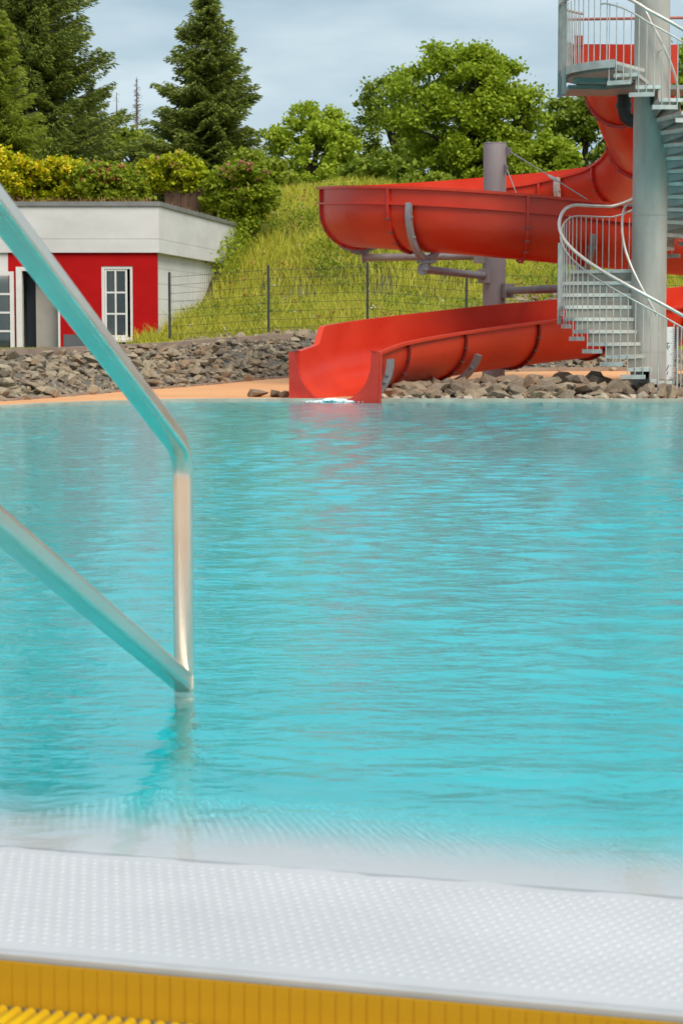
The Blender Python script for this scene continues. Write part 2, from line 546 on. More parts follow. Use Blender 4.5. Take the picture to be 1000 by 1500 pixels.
# ------------------------------------------------------------------ ground shape
FOOT = np.array([(-18, 11), (-12, 19.5), (-8, 25.2), (-4.95, 29.9), (-3.43, 34.2), (-2.5, 36.4), (-1.07, 41.0), (1, 43.8), (4, 45.4), (8, 46), (24, 46)], float)
POOL = np.array([(-16, 8), (-11, 15.5), (-7, 23.6), (-4.75, 27.8), (-3.95, 29.4), (-3, 30.3), (-2, 30.72), (0, 30.85), (2, 30.8), (8, 30.6), (24, 30.2)], float)
FOOTS, _ = catmull(FOOT, 0.25)
POOLS, _ = catmull(POOL, 0.2)


def zpath(y):
    return np.maximum(0.03, 0.03 + 0.010 * (np.asarray(y) - 30))


def foot_dist(x, y):
    """signed distance to the foot of the rock bank, positive uphill"""
    P = FOOTS[::2]
    best = np.full(x.shape, 1e9); sg = np.ones(x.shape)
    for i in range(len(P) - 1):
        a, d = P[i], P[i + 1] - P[i]
        t = np.clip(((x - a[0]) * d[0] + (y - a[1]) * d[1]) / (d @ d), 0, 1)
        px, py = x - a[0] - t * d[0], y - a[1] - t * d[1]
        q = np.hypot(px, py)
        m_ = q < best
        best = np.where(m_, q, best)
        sg = np.where(m_, np.sign(d[0] * (y - a[1]) - d[1] * (x - a[0])), sg)
    return best * sg


TOPX = [-20, -5, -3.4, -2.4, -1, 1.5, 4, 6, 24]
TOPZ = [0.62, 0.62, 0.70, 0.79, 0.88, 0.92, 0.62, 0.5, 0.5]
HY = [0, 49.3, 51, 54, 57, 60, 64, 70, 80, 100, 160, 2000]
HZ = [0, 0, 0.16, 0.50, 1.15, 2.3, 3.65, 4.75, 5.2, 5.6, 6.2, 6.5]


def terr(x, y):
    x = np.asarray(x, float); y = np.asarray(y, float)
    d = foot_dist(x, y)
    zt = np.interp(x, TOPX, TOPZ)
    zp = zpath(y) - 0.05
    bank = zp + (zt - zp) * np.clip(d / 2.0, 0, 1)
    sh = 3.2 * sstep(-x, 5.0, 5.8)
    hill = np.interp(y - sh, HY, HZ)
    hill = hill * (1 - 0.25 * sstep(x, 1, 7))
    rel = (vn(x * 0.35, y * 0.35) * 0.5 + vn(x * 1.1, y * 1.1) * 0.14) * sstep(hill, 0.1, 1.0)
    return np.where(d > 0, bank + hill + rel, zp)


# ------------------------------------------------------------------ setting: ground sheet, path, pool
gx = np.unique(np.concatenate([np.linspace(-900, -40, 14), np.linspace(-40, -14, 20), np.linspace(-14, 13, 110), np.linspace(13, 40, 20), np.linspace(40, 900, 14)]))
gy = np.unique(np.concatenate([np.linspace(-300, -10, 8), np.linspace(-10, 26, 30), np.linspace(26, 78, 170), np.linspace(78, 130, 25), np.linspace(130, 1800, 20)]))
GX, GY = np.meshgrid(gx, gy)
GZ = terr(GX, GY)
# everything on the pool side of the far edge lies under the basin, the deck or the path
pe = np.interp(GX, POOLS[:, 0], POOLS[:, 1])
inpool = (GY < pe + 0.35) & (foot_dist(GX, GY) < -0.05)
GZ = np.where(inpool, -3.0, GZ)
nx, ny = len(gx), len(gy)
idx = np.arange(nx * ny).reshape(ny, nx)
F = np.stack([idx[:-1, :-1], idx[:-1, 1:], idx[1:, 1:], idx[1:, :-1]], -1).reshape(-1, 4)
tag(npmesh('ground', np.stack([GX, GY, GZ], -1).reshape(-1, 3), F, 'soil', smooth=True), kind='structure')

# orange path between the pool and the rock bank
na, nb = 160, 26
ia = np.linspace(0, 1, na)


def resample(P, n):
    s = np.concatenate([[0], np.cumsum(np.linalg.norm(np.diff(P, axis=0), axis=1))])
    u = np.linspace(0, s[-1], n)
    return np.stack([np.interp(u, s, P[:, 0]), np.interp(u, s, P[:, 1])], 1)


pa, pb = resample(POOLS, na), resample(FOOTS, na)
V = []
for i in range(na):
    for j in range(nb):
        t = j / (nb - 1)
        q = pa[i] * (1 - t) + (pb[i] + (pb[i] - pa[i]) / np.linalg.norm(pb[i] - pa[i]) * 0.25) * t
        V.append((q[0], q[1], float(zpath(q[1]))))
idx = np.arange(na * nb).reshape(na, nb)
F = np.stack([idx[:-1, :-1], idx[1:, :-1], idx[1:, 1:], idx[:-1, 1:]], -1).reshape(-1, 4)
tag(npmesh('path', V, F, 'orange_paving', smooth=True), kind='structure')


def ribbon(name, line, half, z_lo, z_hi, material, parent=None):
    """a low kerb that follows a line"""
    line = np.asarray(line, float)
    t = np.gradient(line, axis=0); t /= np.linalg.norm(t, axis=1)[:, None]
    nrm = np.stack([-t[:, 1], t[:, 0]], 1)
    a, b_ = line + nrm * half, line - nrm * half
    zl = z_lo if np.ndim(z_lo) else np.full(len(line), z_lo)
    zh = z_hi if np.ndim(z_hi) else np.full(len(line), z_hi)
    V, F = [], []
    for i in range(len(line)):
        V += [(*a[i], zl[i]), (*a[i], zh[i]), (*b_[i], zh[i]), (*b_[i], zl[i])]
    for i in range(len(line) - 1):
        k = 4 * i
        for q in range(4):
            F.append((k + q, k + 4 + q, k + 4 + (q + 1) % 4, k + (q + 1) % 4))
    F += [(0, 1, 2, 3), (4 * len(line) - 1, 4 * len(line) - 2, 4 * len(line) - 3, 4 * len(line) - 4)]
    m_ = MB(); m_.add(V, F)
    return m_.build(name, material, parent)


tag(ribbon('pool_coping', POOLS, 0.11, -0.3, zpath(POOLS[:, 1]) + 0.006, 'coping'), kind='structure')
tag(ribbon('pool_far_wall', POOLS - np.array([0, 0.0]), 0.05, -1.7, -0.29, 'pool_lining'), kind='structure')

# pool basin floor
PN = [-1, 0.55, 0.62, 0.665, 0.76, 0.84, 1.0, 1.25, 1.7, 2.34, 4.0, 7.0, 60]
PZ = [-0.06, -0.06, -0.02, -0.0008, -0.008, -0.018, -0.07, -0.22, -0.48, -0.80, -1.25, -1.45, -1.5]
bx = np.linspace(-17, 17, 340)
by = np.concatenate([np.linspace(0.0, 9, 220), np.linspace(9.3, 33, 50)])
BX, BY = np.meshgrid(bx, by)
BZ = np.interp(EN[0] * BX + EN[1] * BY - EC, PN, PZ)
BZ = np.where(EN[0] * BX + EN[1] * BY - EC < 0.30, -1.0, BZ)
idx = np.arange(BX.size).reshape(BX.shape)
F = np.stack([idx[:-1, :-1], idx[:-1, 1:], idx[1:, 1:], idx[1:, :-1]], -1).reshape(-1, 4)
tag(npmesh('pool_floor', np.stack([BX, BY, BZ], -1).reshape(-1, 3), F, 'pool_lining', smooth=True), kind='structure')


def edge_pt(s, n, z=0.0):
    """point at distance s along the near pool edge and n into the pool"""
    return (EN[1] * s + EN[0] * (n + EC), -EN[0] * s + EN[1] * (n + EC), z)


# rim plate of white sheet steel, its lip, and the dimples pressed into it
prof = [(0.022, -0.14), (0.022, 0.0065), (0.075, 0.006), (0.35, 0.0035), (0.65, 0.0003), (0.675, -0.0003), (0.675, -0.05), (0.5, -0.08), (0.03, -0.14)]
SS = np.linspace(-9, 9, 61)
V = [edge_pt(s, n, z) for s in SS for n, z in prof]
k = len(prof)
F = [(i * k + j, i * k + (j + 1) % k, (i + 1) * k + (j + 1) % k, (i + 1) * k + j) for i in range(len(SS) - 1) for j in range(k)]
rim = npmesh('pool_rim', V, F, 'white_steel', smooth=True, sharp=35)
tag(rim, kind='structure')
lp = [(0.0, -0.13), (0.0, 0.009), (0.012, 0.0125), (0.021, 0.011), (0.026, 0.004), (0.026, -0.004), (0.01, -0.13)]
V = [edge_pt(s, n, z) for s in SS for n, z in lp]
k = len(lp)
F = [(i * k + j, i * k + (j + 1) % k, (i + 1) * k + (j + 1) % k, (i + 1) * k + j) for i in range(len(SS) - 1) for j in range(k)]
npmesh('rim_lip', V, F, 'lip_steel', rim, smooth=True, sharp=50)


def rim_z(n):
    return np.interp(n, [0.030, 0.075, 0.35, 0.65, 0.76, 0.84, 1.0, 1.25, 1.7, 2.34], [0.0065, 0.006, 0.0035, 0.0003, -0.008, -0.018, -0.07, -0.22, -0.48, -0.80])


def dimple_rows(n_a, n_b, material, name, parent, hmin, hmax):
    V, F = [], []
    pitch_s, pitch_n = 0.0215, 0.0255
    r0, r1 = int((n_a - 0.085) / pitch_n), int((n_b - 0.085) / pitch_n)
    for r_ in range(r0, r1):
        n0 = 0.085 + r_ * pitch_n
        for c in range(-46, 47):
            s0 = c * pitch_s + (pitch_s / 2 if r_ % 2 else 0) - 0.85
            b0 = len(V)
            hj = float(rng.uniform(hmin, hmax) * (np.clip(-rim_z(n0) / 0.03, 0.22, 1) if n0 > 0.65 else 1))
            for rr, hh in ((1.0, -0.001), (0.62, hj)):
                for q in range(8):
                    an = math.pi / 4 * q
                    n1 = n0 + 0.0078 * rr * math.sin(an)
                    x, y, _ = edge_pt(s0 + 0.0082 * rr * math.cos(an), n1)
                    V.append((x, y, float(rim_z(n1)) + hh))
            for q in range(8):
                F.append((b0 + q, b0 + (q + 1) % 8, b0 + 8 + (q + 1) % 8, b0 + 8 + q))
            F.append((b0 + 8, b0 + 9, b0 + 10, b0 + 11)); F.append((b0 + 8, b0 + 11, b0 + 12, b0 + 15)); F.append((b0 + 12, b0 + 13, b0 + 14, b0 + 15))
    dm = npmesh(name, V, F, material, parent, smooth=True)
    dm["kind"] = 'stuff'


dimple_rows(0.06, 0.655, 'white_steel', 'dimples', rim, 0.0012, 0.0022)
dimple_rows(0.80, 1.75, 'pool_lining', 'dimples', rim, 0.004, 0.007)

# overflow gutter and deck behind it
V = []
gp = [(-0.004, 0.001), (-0.004, -0.15), (-0.30, -0.15), (-0.30, 0.0), (-0.305, 0.0), (-0.305, -0.16), (0.0, -0.16)]
V = [edge_pt(s, n, z) for s in SS for n, z in gp]
k = len(gp)
F = [(i * k + j, (i + 1) * k + j, (i + 1) * k + j + 1, i * k + j + 1) for i in range(len(SS) - 1) for j in range(k - 1)]
tag(npmesh('overflow_gutter', V, F, 'gutter_steel'), kind='structure')
m_ = MB()
m_.prism([edge_pt(-30, -0.306)[:2], edge_pt(-30, -14)[:2], edge_pt(30, -14)[:2], edge_pt(30, -0.306)[:2]], -0.3, -0.012)
tag(m_.build('pool_deck', 'orange_paving'), kind='structure')

# water
rows, cols = 1300, 300
t = np.linspace(0, 1, rows)
wy0, wy1 = 2.3, 31.1
YY = wy0 * (wy1 / wy0) ** t
U = np.linspace(-1, 1, cols)
WX = U[None, :] * (0.34 * YY + 2.6)[:, None]
WY = np.repeat(YY[:, None], cols, 1)
n_ = EN[0] * WX + EN[1] * WY - EC
WY = np.where(n_ < 0.5, (0.5 + EC - EN[0] * WX) / EN[1], WY)      # the sheet starts under the rim plate
WZ = np.zeros_like(WX)
wr = np.random.default_rng(5)
for q in range(72):
    lam = math.exp(wr.uniform(math.log(0.065), math.log(0.5)))
    th = wr.normal(R(90), R(34))
    amp = 0.0205 * lam / (2 * math.pi)
    kx, ky = math.cos(th) * 2 * math.pi / lam, math.sin(th) * 2 * math.pi / lam
    fade = 1.0 / (1 + (0.0072 * WY / lam) ** 4)              # shorter ripples than the sheet can carry fade out
    WZ += amp * fade * np.sin(kx * WX + ky * WY + wr.uniform(0, 6.28))
WZ *= 0.62 + 0.20 * sstep(WY, 5, 20)
WZ *= 0.72 + 1.1 * vn(WX * 0.5 + 9, WY * 0.22 + 3) + 0.5 * vn(WX * 1.4, WY * 0.6)
n_ = EN[0] * WX + EN[1] * WY - EC
WZ *= 0.12 + 0.88 * sstep(n_, 0.4, 1.9)          # the film on the rim is nearly still
V = np.stack([WX, WY, WZ], -1).reshape(-1, 3)
idx = np.arange(rows * cols).reshape(rows, cols)
F = np.stack([idx[:-1, :-1], idx[:-1, 1:], idx[1:, 1:], idx[1:, :-1]], -1).reshape(-1, 4)
ring = np.concatenate([idx[0, :], idx[1:, -1], idx[-1, -2::-1], idx[-2:0:-1, 0]])
low = V[ring].copy(); low[:, 2] = -2.0
nb0 = len(V)
V = np.vstack([V, low])
li = nb0 + np.arange(len(ring))
F2 = np.stack([np.roll(ring, -1), ring, li, np.roll(li, -1)], -1)
F3 = []
# bottom of the closed water body: fan of quads between the two long sides
top_row = li[:cols]; right = li[cols:cols + rows - 1]; far = li[cols + rows - 1:cols + rows - 1 + cols - 1]; left = li[cols + rows - 1 + cols - 1:]
leftf = np.concatenate([[top_row[0]], left[::-1]])
rightf = np.concatenate([[top_row[-1]], right])
far_l = far[-1]
leftf = np.concatenate([leftf, [far_l]])
for i in range(rows - 1):
    F3.append((leftf[i], leftf[i + 1], rightf[i + 1], rightf[i]))
water = npmesh('pool_water', V, np.vstack([F, F2, np.array(F3)]), 'pool_water', smooth=True)
tag(water, kind='structure')

# ------------------------------------------------------------------ rocks
def rock_mesh(seed, flat):
    r_ = np.random.default_rng(seed)
    import bmesh
    bm = bmesh.new()
    for q in range(15):
        p = r_.normal(size=3); p /= np.linalg.norm(p)
        p *= r_.uniform(0.8, 1.15)
        bm.verts.new((p[0], p[1] * 0.78, p[2] * flat))
    bmesh.ops.convex_hull(bm, input=bm.verts)
    for v_ in [v_ for v_ in bm.verts if not v_.link_faces]: bm.verts.remove(v_)
    me = bpy.data.meshes.new('stone')
    bm.to_mesh(me); bm.free()
    return me


ROCKS = [rock_mesh(100 + q, 0.45 + 0.05 * (q % 5)) for q in range(12)]


def rock_arr(me):
    v_ = np.array([v.co for v in me.vertices]); f_ = [tuple(p.vertices) for p in me.polygons]
    return v_, f_


ROCK_NP = [rock_arr(me) for me in ROCKS]


def rock_field(name, fill_name, spots, parent, matname, limit=300):
    """spots: x,y,z,size. The largest in view are single stones, the rest one part."""
    spots = sorted(spots, key=lambda p: -p[3] / math.hypot(p[0], p[1]))
    rr = random.Random(len(spots))
    mats = {}
    for me in ROCKS:
        c = mats.setdefault(me.name, me.copy())
        c.materials.clear(); c.materials.append(MATS[matname])
    fill = MB()
    for q, (x, y, z, sz) in enumerate(spots):
        e = (rr.uniform(-0.5, 0.5), rr.uniform(-0.5, 0.5), rr.uniform(0, 6.28))
        sc = (sz * rr.uniform(0.8, 1.25), sz * rr.uniform(0.8, 1.2), sz * rr.uniform(0.75, 1.2))
        k_ = rr.randrange(12)
        from mathutils import Euler
        M = Matrix.Translation((x, y, z)) @ Euler(e).to_matrix().to_4x4() @ Matrix.Diagonal((*sc, 1))
        if q < limit:
            o = link(name, mats[ROCKS[k_].name], parent)
            o.matrix_basis = M
        else:
            v_, f_ = ROCK_NP[k_]
            fill.add([M @ Vector(p) for p in v_], f_)
    if fill.v:
        o = fill.build(fill_name, matname, parent)
        o["kind"] = 'stuff'


# bank of broken stone below the kerb
bank = MB()
cross = []
FT = resample(FOOTS, 150)
tg = np.gradient(FT, axis=0); tg /= np.linalg.norm(tg, axis=1)[:, None]
nr = np.stack([-tg[:, 1], tg[:, 0]], 1)
V = []
for i in range(len(FT)):
    for t_ in (0.02, 0.7, 1.4, 2.05):
        q = FT[i] + nr[i] * t_
        V.append((q[0], q[1], float(terr(np.array([q[0]]), np.array([q[1]]))[0]) + 0.03))
idx = np.arange(len(V)).reshape(len(FT), 4)
F = np.stack([idx[:-1, :-1], idx[1:, :-1], idx[1:, 1:], idx[:-1, 1:]], -1).reshape(-1, 4)
rb = npmesh('rock_bank', V, F, 'gravel', smooth=True)
tag(rb, kind='structure')
spots = []
s_acc = np.concatenate([[0], np.cumsum(np.linalg.norm(np.diff(FT, axis=0), axis=1))])
rr = random.Random(11)
for layer in range(2):
    u = 14.0 if layer == 0 else 14.1
    while u < s_acc[-1] - 8:
        x0 = np.interp(u, s_acc, FT[:, 0]); y0 = np.interp(u, s_acc, FT[:, 1])
        n0 = np.array([np.interp(u, s_acc, nr[:, 0]), np.interp(u, s_acc, nr[:, 1])])
        if abs(x0) / y0 < 0.21 + 0.02:
            v0 = 0.05
            while v0 < 1.98:
                sz = 0.05 + 0.085 * rr.random() ** 1.6 if layer == 0 else 0.05 + 0.12 * rr.random() ** 2
                q = np.array([x0, y0]) + n0 * (v0 + rr.uniform(-0.05, 0.05)) + tg[0] * 0
                qx, qy = q[0] + rr.uniform(-0.08, 0.08), q[1] + rr.uniform(-0.08, 0.08)
                if layer == 0 or rr.random() < 0.42:
                    spots.append((qx, qy, sz, layer))
                v0 += rr.uniform(0.12, 0.18)
        u += rr.uniform(0.135, 0.195)
sx = np.array([p[0] for p in spots]); sy = np.array([p[1] for p in spots])
sz_ = terr(sx, sy)
rock_field('stone', 'stone_fill', [(sx[q], sy[q], sz_[q] + spots[q][2] * (0.30 if spots[q][3] == 0 else 0.75), spots[q][2]) for q in range(len(spots))], rb, 'stone')

# kerb on top of the bank
TL = FT + nr * 2.12
tag(ribbon('bank_kerb', TL[10:-6], 0.06, 0.0, terr(TL[10:-6, 0], TL[10:-6, 1]) + 0.15, 'kerb_stone'), kind='structure')
m_ = (FT[:, 0] > 2)
tag(ribbon('path_kerb', (FT + nr * 0.02)[m_], 0.06, 0.0, zpath(FT[m_, 1]) + 0.085, 'kerb_stone'), kind='structure')
tag(ribbon('bank_foot_kerb', (FT + nr * 0.02)[~m_][8:], 0.04, 0.0, zpath(FT[~m_][8:, 1]) + 0.035, 'kerb_stone'), kind='structure')

# heap of rough rocks between the pool and the path
mxx = np.linspace(0.5, 9.5, 70); myy = np.linspace(30.75, 34.4, 30)
MX, MY = np.meshgrid(mxx, myy)


def heap(x, y):
    e = sstep(y, 30.75, 31.9) * (1 - sstep(y, 32.7, 34.3)) * sstep(x, 0.5, 1.4) * (1 - 0.35 * sstep(x, 3.2, 4.2))
    return 0.03 + (0.10 + 0.06 * sstep(x, 2.8, 4.0)) * e + 0.10 * vn(x * 1.7, y * 1.7) * e


HZ_ = heap(MX, MY)
idx = np.arange(MX.size).reshape(MX.shape)
F = np.stack([idx[:-1, :-1], idx[:-1, 1:], idx[1:, 1:], idx[1:, :-1]], -1).reshape(-1, 4)
hp = npmesh('rock_heap', np.stack([MX, MY, HZ_], -1).reshape(-1, 3), F, 'gravel', smooth=True)
tag(hp, kind='structure')
spots = []
for q in range(680):
    x = rr.uniform(0.75, 7.6); y = 30.85 + 3.2 * rr.random() ** 1.15
    if (x - 4.86) ** 2 + (y - 32.6) ** 2 < 0.25: continue
    z = float(heap(np.array([x]), np.array([y]))[0])
    sz = (0.08 + 0.15 * rr.random() ** 1.5) * (1.15 if y > 31.2 else 0.85)
    spots.append((x, y, z + sz * rr.uniform(0.1, 0.5), sz))
rock_field('rock', 'rock_fill', spots, hp, 'pile_stone')
spots = []
x = 0.62
while x < 7.5:
    spots.append((x, rr.uniform(30.80, 30.95), rr.uniform(0.03, 0.06), rr.uniform(0.07, 0.14)))
    x += rr.uniform(0.10, 0.2)
rock_field('edge_rock', 'edge_rock_fill', spots, hp, 'sandy_stone')

# loose rocks left of the slide and stones strewn over the slope: few enough to be things
for q, (x, y, sz, lab) in enumerate([
        (-1.30, 31.55, 0.16, 'larger of the two dark rocks lying apart on the orange path'),
        (-1.02, 31.45, 0.12, 'smaller dark rock lying on the orange path by the slide mouth'),
        (-0.86, 31.25, 0.11, 'rock touching the left wall of the red slide mouth')]):
    me = ROCKS[q + 2].copy(); me.materials.clear(); me.materials.append(MATS['pile_stone'])
    o = bpy.data.objects.new('loose_rock', me); COL.objects.link(o)
    o.location = (x, y, float(zpath(y)) + sz * 0.35); o.scale = (sz * 1.3, sz, sz); o.rotation_euler = (0.2, 0.1, q * 1.3)
    tag(o, lab, 'rock')
hs = []
for q in range(190):
    x, y = rr.uniform(3.6, 9.5), rr.uniform(53.5, 58.5)
    if rr.random() < 0.5: x, y = rr.uniform(3.9, 6.2), rr.uniform(55.3, 58.2)
    hs.append((x, y, rr.uniform(0.10, 0.26)))
for q in range(120):
    hs.append((rr.uniform(-3.9, 0.6), rr.uniform(49.0, 50.3), rr.uniform(0.09, 0.19)))
z_ = terr(np.array([p[0] for p in hs]), np.array([p[1] for p in hs]))
tmp = MB()
for q, (x, y, sz) in enumerate(hs):
    v_, f_ = ROCK_NP[q % 12]
    from mathutils import Euler
    M = Matrix.Translation((x, y, z_[q] + sz * 0.3 + (0.12 if y > 52 else 0.04))) @ Euler((rr.uniform(-.4, .4), rr.uniform(-.4, .4), rr.uniform(0, 6))).to_matrix().to_4x4() @ Matrix.Diagonal((sz * 1.2, sz, sz * 1.1, 1))
    tmp.add([M @ Vector(p) for p in v_], f_)
tag(tmp.build('slope_rubble', 'stone'), 'grey rubble strewn over the grassy slope', 'rubble', kind='stuff')

# ------------------------------------------------------------------ water slide
SP = [(4.32, 33.75, 5.08), (4.52, 34.75, 4.96), (5.10, 36.35, 4.22), (5.55, 38.0, 3.68), (5.25, 39.7, 3.38), (4.1, 40.75, 3.20), (2.5, 40.75, 3.03),
      (0.85, 39.95, 2.84), (0.22, 38.0, 2.64), (0.78, 36.05, 2.50), (2.2, 35.25, 2.36), (4.3, 35.35, 2.17), (6.3, 35.45, 1.98),
      (8.2, 35.9, 1.75), (9.3, 37.2, 1.48), (9.0, 38.9, 1.20), (7.7, 39.5, 0.98), (6.2, 38.75, 0.78), (4.5, 37.35, 0.60), (2.9, 35.95, 0.44),
      (1.45, 34.35, 0.26), (0.42, 32.6, 0.10), (-0.10, 30.80, -0.05)]
C, su = catmull(SP, 0.11)
LEN = su[-1]
tang = np.gradient(C, axis=0)
th2 = tang[:, :2] / np.linalg.norm(tang[:, :2], axis=1)[:, None]
outv = np.stack([th2[:, 1], -th2[:, 0]], 1)


def hts(s):
    hi = 0.66 + 0.12 * float(sstep(s, 0.6, 3.0))
    ho = 0.66 + 0.40 * float(sstep(s, 0.6, 3.0))
    if s > LEN - 1.55: ho = 0.78 + 0.28 * float(np.clip((LEN - 1.30 - s) / 0.25, 0, 1)) if s < LEN - 1.30 else 0.78
    return hi, ho


def profile(s):
    hi, ho = hts(s)
    fl = 0.775 if ho > 0.9 else min(0.70, ho - 0.08)
    P = [(-0.60, hi), (-0.60, 0.62)]
    P += [(0.60 * math.cos(R(a)), 0.62 + 0.60 * math.sin(R(a))) for a in range(190, 351, 10)]
    P += [(0.60, 0.62), (0.60, ho), (0.69, ho), (0.69, ho - 0.045), (0.635, ho - 0.045), (0.635, fl), (0.69, fl), (0.69, fl - 0.03), (0.635, fl - 0.03), (0.635, 0.62)]
    P += [(0.635 * math.cos(R(a)), 0.62 + 0.635 * math.sin(R(a))) for a in range(350, 189, -10)]
    P += [(-0.635, 0.62), (-0.635, hi - 0.045), (-0.69, hi - 0.045), (-0.69, hi)]
    return P


def slide_pt(i, u_, v_):
    return (C[i, 0] + outv[i, 0] * u_, C[i, 1] + outv[i, 1] * u_, C[i, 2] + v_)


slide = empty('water_slide', (2.8, 38.0, 0.1))
tag(slide, 'red open water slide winding down from the stair tower into the pool', 'water slide')
nsec = 20
cuts = [int(round(k_ * (len(C) - 1) / nsec)) for k_ in range(nsec + 1)]
npf = len(profile(5))
for k_ in range(nsec):
    a, b_ = cuts[k_], cuts[k_ + 1]
    V = [slide_pt(i, *p) for i in range(a, b_ + 1) for p in profile(su[i])]
    n = b_ - a + 1
    F = [(i * npf + j, i * npf + (j + 1) % npf, (i + 1) * npf + (j + 1) % npf, (i + 1) * npf + j) for i in range(n - 1) for j in range(npf)]
    sec = npmesh('trough_section', V, F, 'red_plastic', slide, smooth=True, sharp=32)
    if k_ < nsec - 1:
        # bolted joint flange round the outside, with a lighter seam strip inside
        i = b_
        hi, ho = hts(su[i])
        outl = [(-0.636, hi - 0.05), (-0.636, 0.62)] + [(0.636 * math.cos(R(a_)), 0.62 + 0.636 * math.sin(R(a_))) for a_ in range(190, 351, 10)] + [(0.636, 0.62), (0.636, ho - 0.05)]
        outr = [(u_ * 1.085, 0.62 + (v_ - 0.62) * 1.085 if v_ < 0.62 else v_) for u_, v_ in outl]
        T = Vector((th2[i, 0], th2[i, 1], 0)) * 0.022
        mb = MB()
        V = []
        for d_ in (-1, 1):
            for ring_ in (outl, outr):
                V += [Vector(slide_pt(i, *p)) + T * d_ for p in ring_]
        m2 = len(outl)
        F = []
        for j in range(m2 - 1):
            F += [(j, j + 1, m2 + j + 1, m2 + j), (2 * m2 + j, 3 * m2 + j, 3 * m2 + j + 1, 2 * m2 + j + 1), (m2 + j, m2 + j + 1, 3 * m2 + j + 1, 3 * m2 + j)]
        mb.add(V, F)
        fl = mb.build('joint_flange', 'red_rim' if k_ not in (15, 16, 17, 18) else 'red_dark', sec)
        bb = MB()
        for j in range(2, m2 - 2, 2):
            c_ = Vector(slide_pt(i, outr[j][0] * 0.985, 0.62 + (outr[j][1] - 0.62) * 0.985)) 
            bb.bar(c_ - T * 1.9, c_ + T * 1.9, 0.028, 0.028)
        o = bb.build('bolts', 'bolt', sec); o['kind'] = 'stuff'
# exit frame: a flat upright plate with a U-shaped opening
i = len(C) - 1
W_ = 0.69
outer = [(-W_, -0.35), (-W_, 0.78), (-0.585, 0.80), (-0.585, 0.62)] + [(0.585 * math.cos(R(a)), 0.62 + 0.60 * math.sin(R(a))) for a in range(190, 351, 10)] + [(0.585, 0.62), (0.585, 0.80), (W_, 0.78), (W_, -0.35)]
mb = MB()
fw = Vector((th2[i, 0], th2[i, 1], 0))
n = len(outer)
V = [Vector(slide_pt(i, *p)) - fw * 0.10 for p in outer] + [Vector(slide_pt(i, *p)) + fw * 0.06 for p in outer]
F = [(j, (j + 1) % n, n + (j + 1) % n, n + j) for j in range(n)]
# faces as a strip between the outline and the opening
half = list(range(2, n - 2))
for off, flip in ((0, 1), (n, 0)):
    L0, B0, R0 = 0, n - 1, n - 2
    strip = []
    mid = len(half) // 2
    for a_, b2 in zip(half[:mid], half[1:mid + 1]): strip.append((a_, b2, 0))
    for a_, b2 in zip(half[mid:-1], half[mid + 1:]): strip.append((a_, b2, n - 1))
    strip += [(half[mid], n - 1, 0), (1, 2, 0), (n - 3, n - 2, n - 1)]
    for f_ in strip:
        f_ = tuple(q + off for q in f_)
        F.append(f_ if flip else tuple(reversed(f_)))
mb.add(V, F)
bevel(mb.build('exit_frame', 'red_rim', slide), 0.018)
# start tub on the platform
mb = MB()
mb.bar((3.62, 34.02, 5.42), (5.5, 34.10, 5.42), 0.05, 0.62)
mb.build('start_wall', 'red_plastic', slide)
mb = MB(); mb.box(3.80, 33.95, 5.70, 3.93, 34.1, 5.86)
mb.build('start_block', 'red_rim', slide)
# black drain pipe under the start
mb = MB()
P_ = [(4.62, 34.0, 5.0), (4.62, 34.0, 4.68), (4.65, 34.0, 4.55), (4.74, 34.0, 4.49), (4.86, 34.0, 4.48), (5.4, 34.0, 4.48)]
mb.tube(P_, 0.115, 14)
mb.tube([(4.62, 34.0, 4.78), (4.62, 34.0, 4.70)], 0.135, 14)
mb.tube([(4.80, 34.0, 4.48), (4.86, 34.0, 4.48)], 0.135, 14)
mb.build('drain_pipe', 'black_pipe', slide, smooth=40)
# saddles that carry the trough


def saddle(i, a0, a1, foot_z, name='saddle', post=True, mat_='arm_grey'):
    mb = MB()
    T = Vector((th2[i, 0], th2[i, 1], 0)) * 0.045
    angs = np.linspace(a0, a1, 15)
    V = []
    for d_ in (-1, 1):
        for rad in (0.70, 0.80):
            V += [Vector(slide_pt(i, rad * math.cos(R(a_)), 0.62 + rad * math.sin(R(a_)))) + T * d_ for a_ in angs]
    n = len(angs); F = []
    for j in range(n - 1):
        F += [(j, n + j, n + j + 1, j + 1), (2 * n + j, 2 * n + j + 1, 3 * n + j + 1, 3 * n + j), (n + j, 3 * n + j, 3 * n + j + 1, n + j + 1), (j, j + 1, 2 * n + j + 1, 2 * n + j)]
    F += [(0, 2 * n, 3 * n, n), (n - 1, 2 * n - 1, 4 * n - 1, 3 * n - 1)]
    mb.add(V, F)
    for a_ in (a0 + 18, a0 + 45, a1 - 45, a1 - 18):
        c_ = Vector(slide_pt(i, 0.74 * math.cos(R(a_)), 0.62 + 0.74 * math.sin(R(a_))))
        mb.bar(c_ - T * 1.5, c_ + T * 1.5, 0.045, 0.045)
    if post:
        c_ = Vector(slide_pt(i, 0, -0.10))
        mb.tube([c_ - Vector((0, 0, 0.02)), Vector((c_.x, c_.y, foot_z))], 0.075, 10)
        mb.box(c_.x - 0.17, c_.y - 0.12, c_.z - 0.10, c_.x + 0.17, c_.y + 0.12, c_.z - 0.06)
    return mb.build(name, mat_, slide, smooth=40)


def near_idx(x, y, z):
    return int(np.argmin(np.sum((C - np.array([x, y, z])) ** 2, axis=1)))


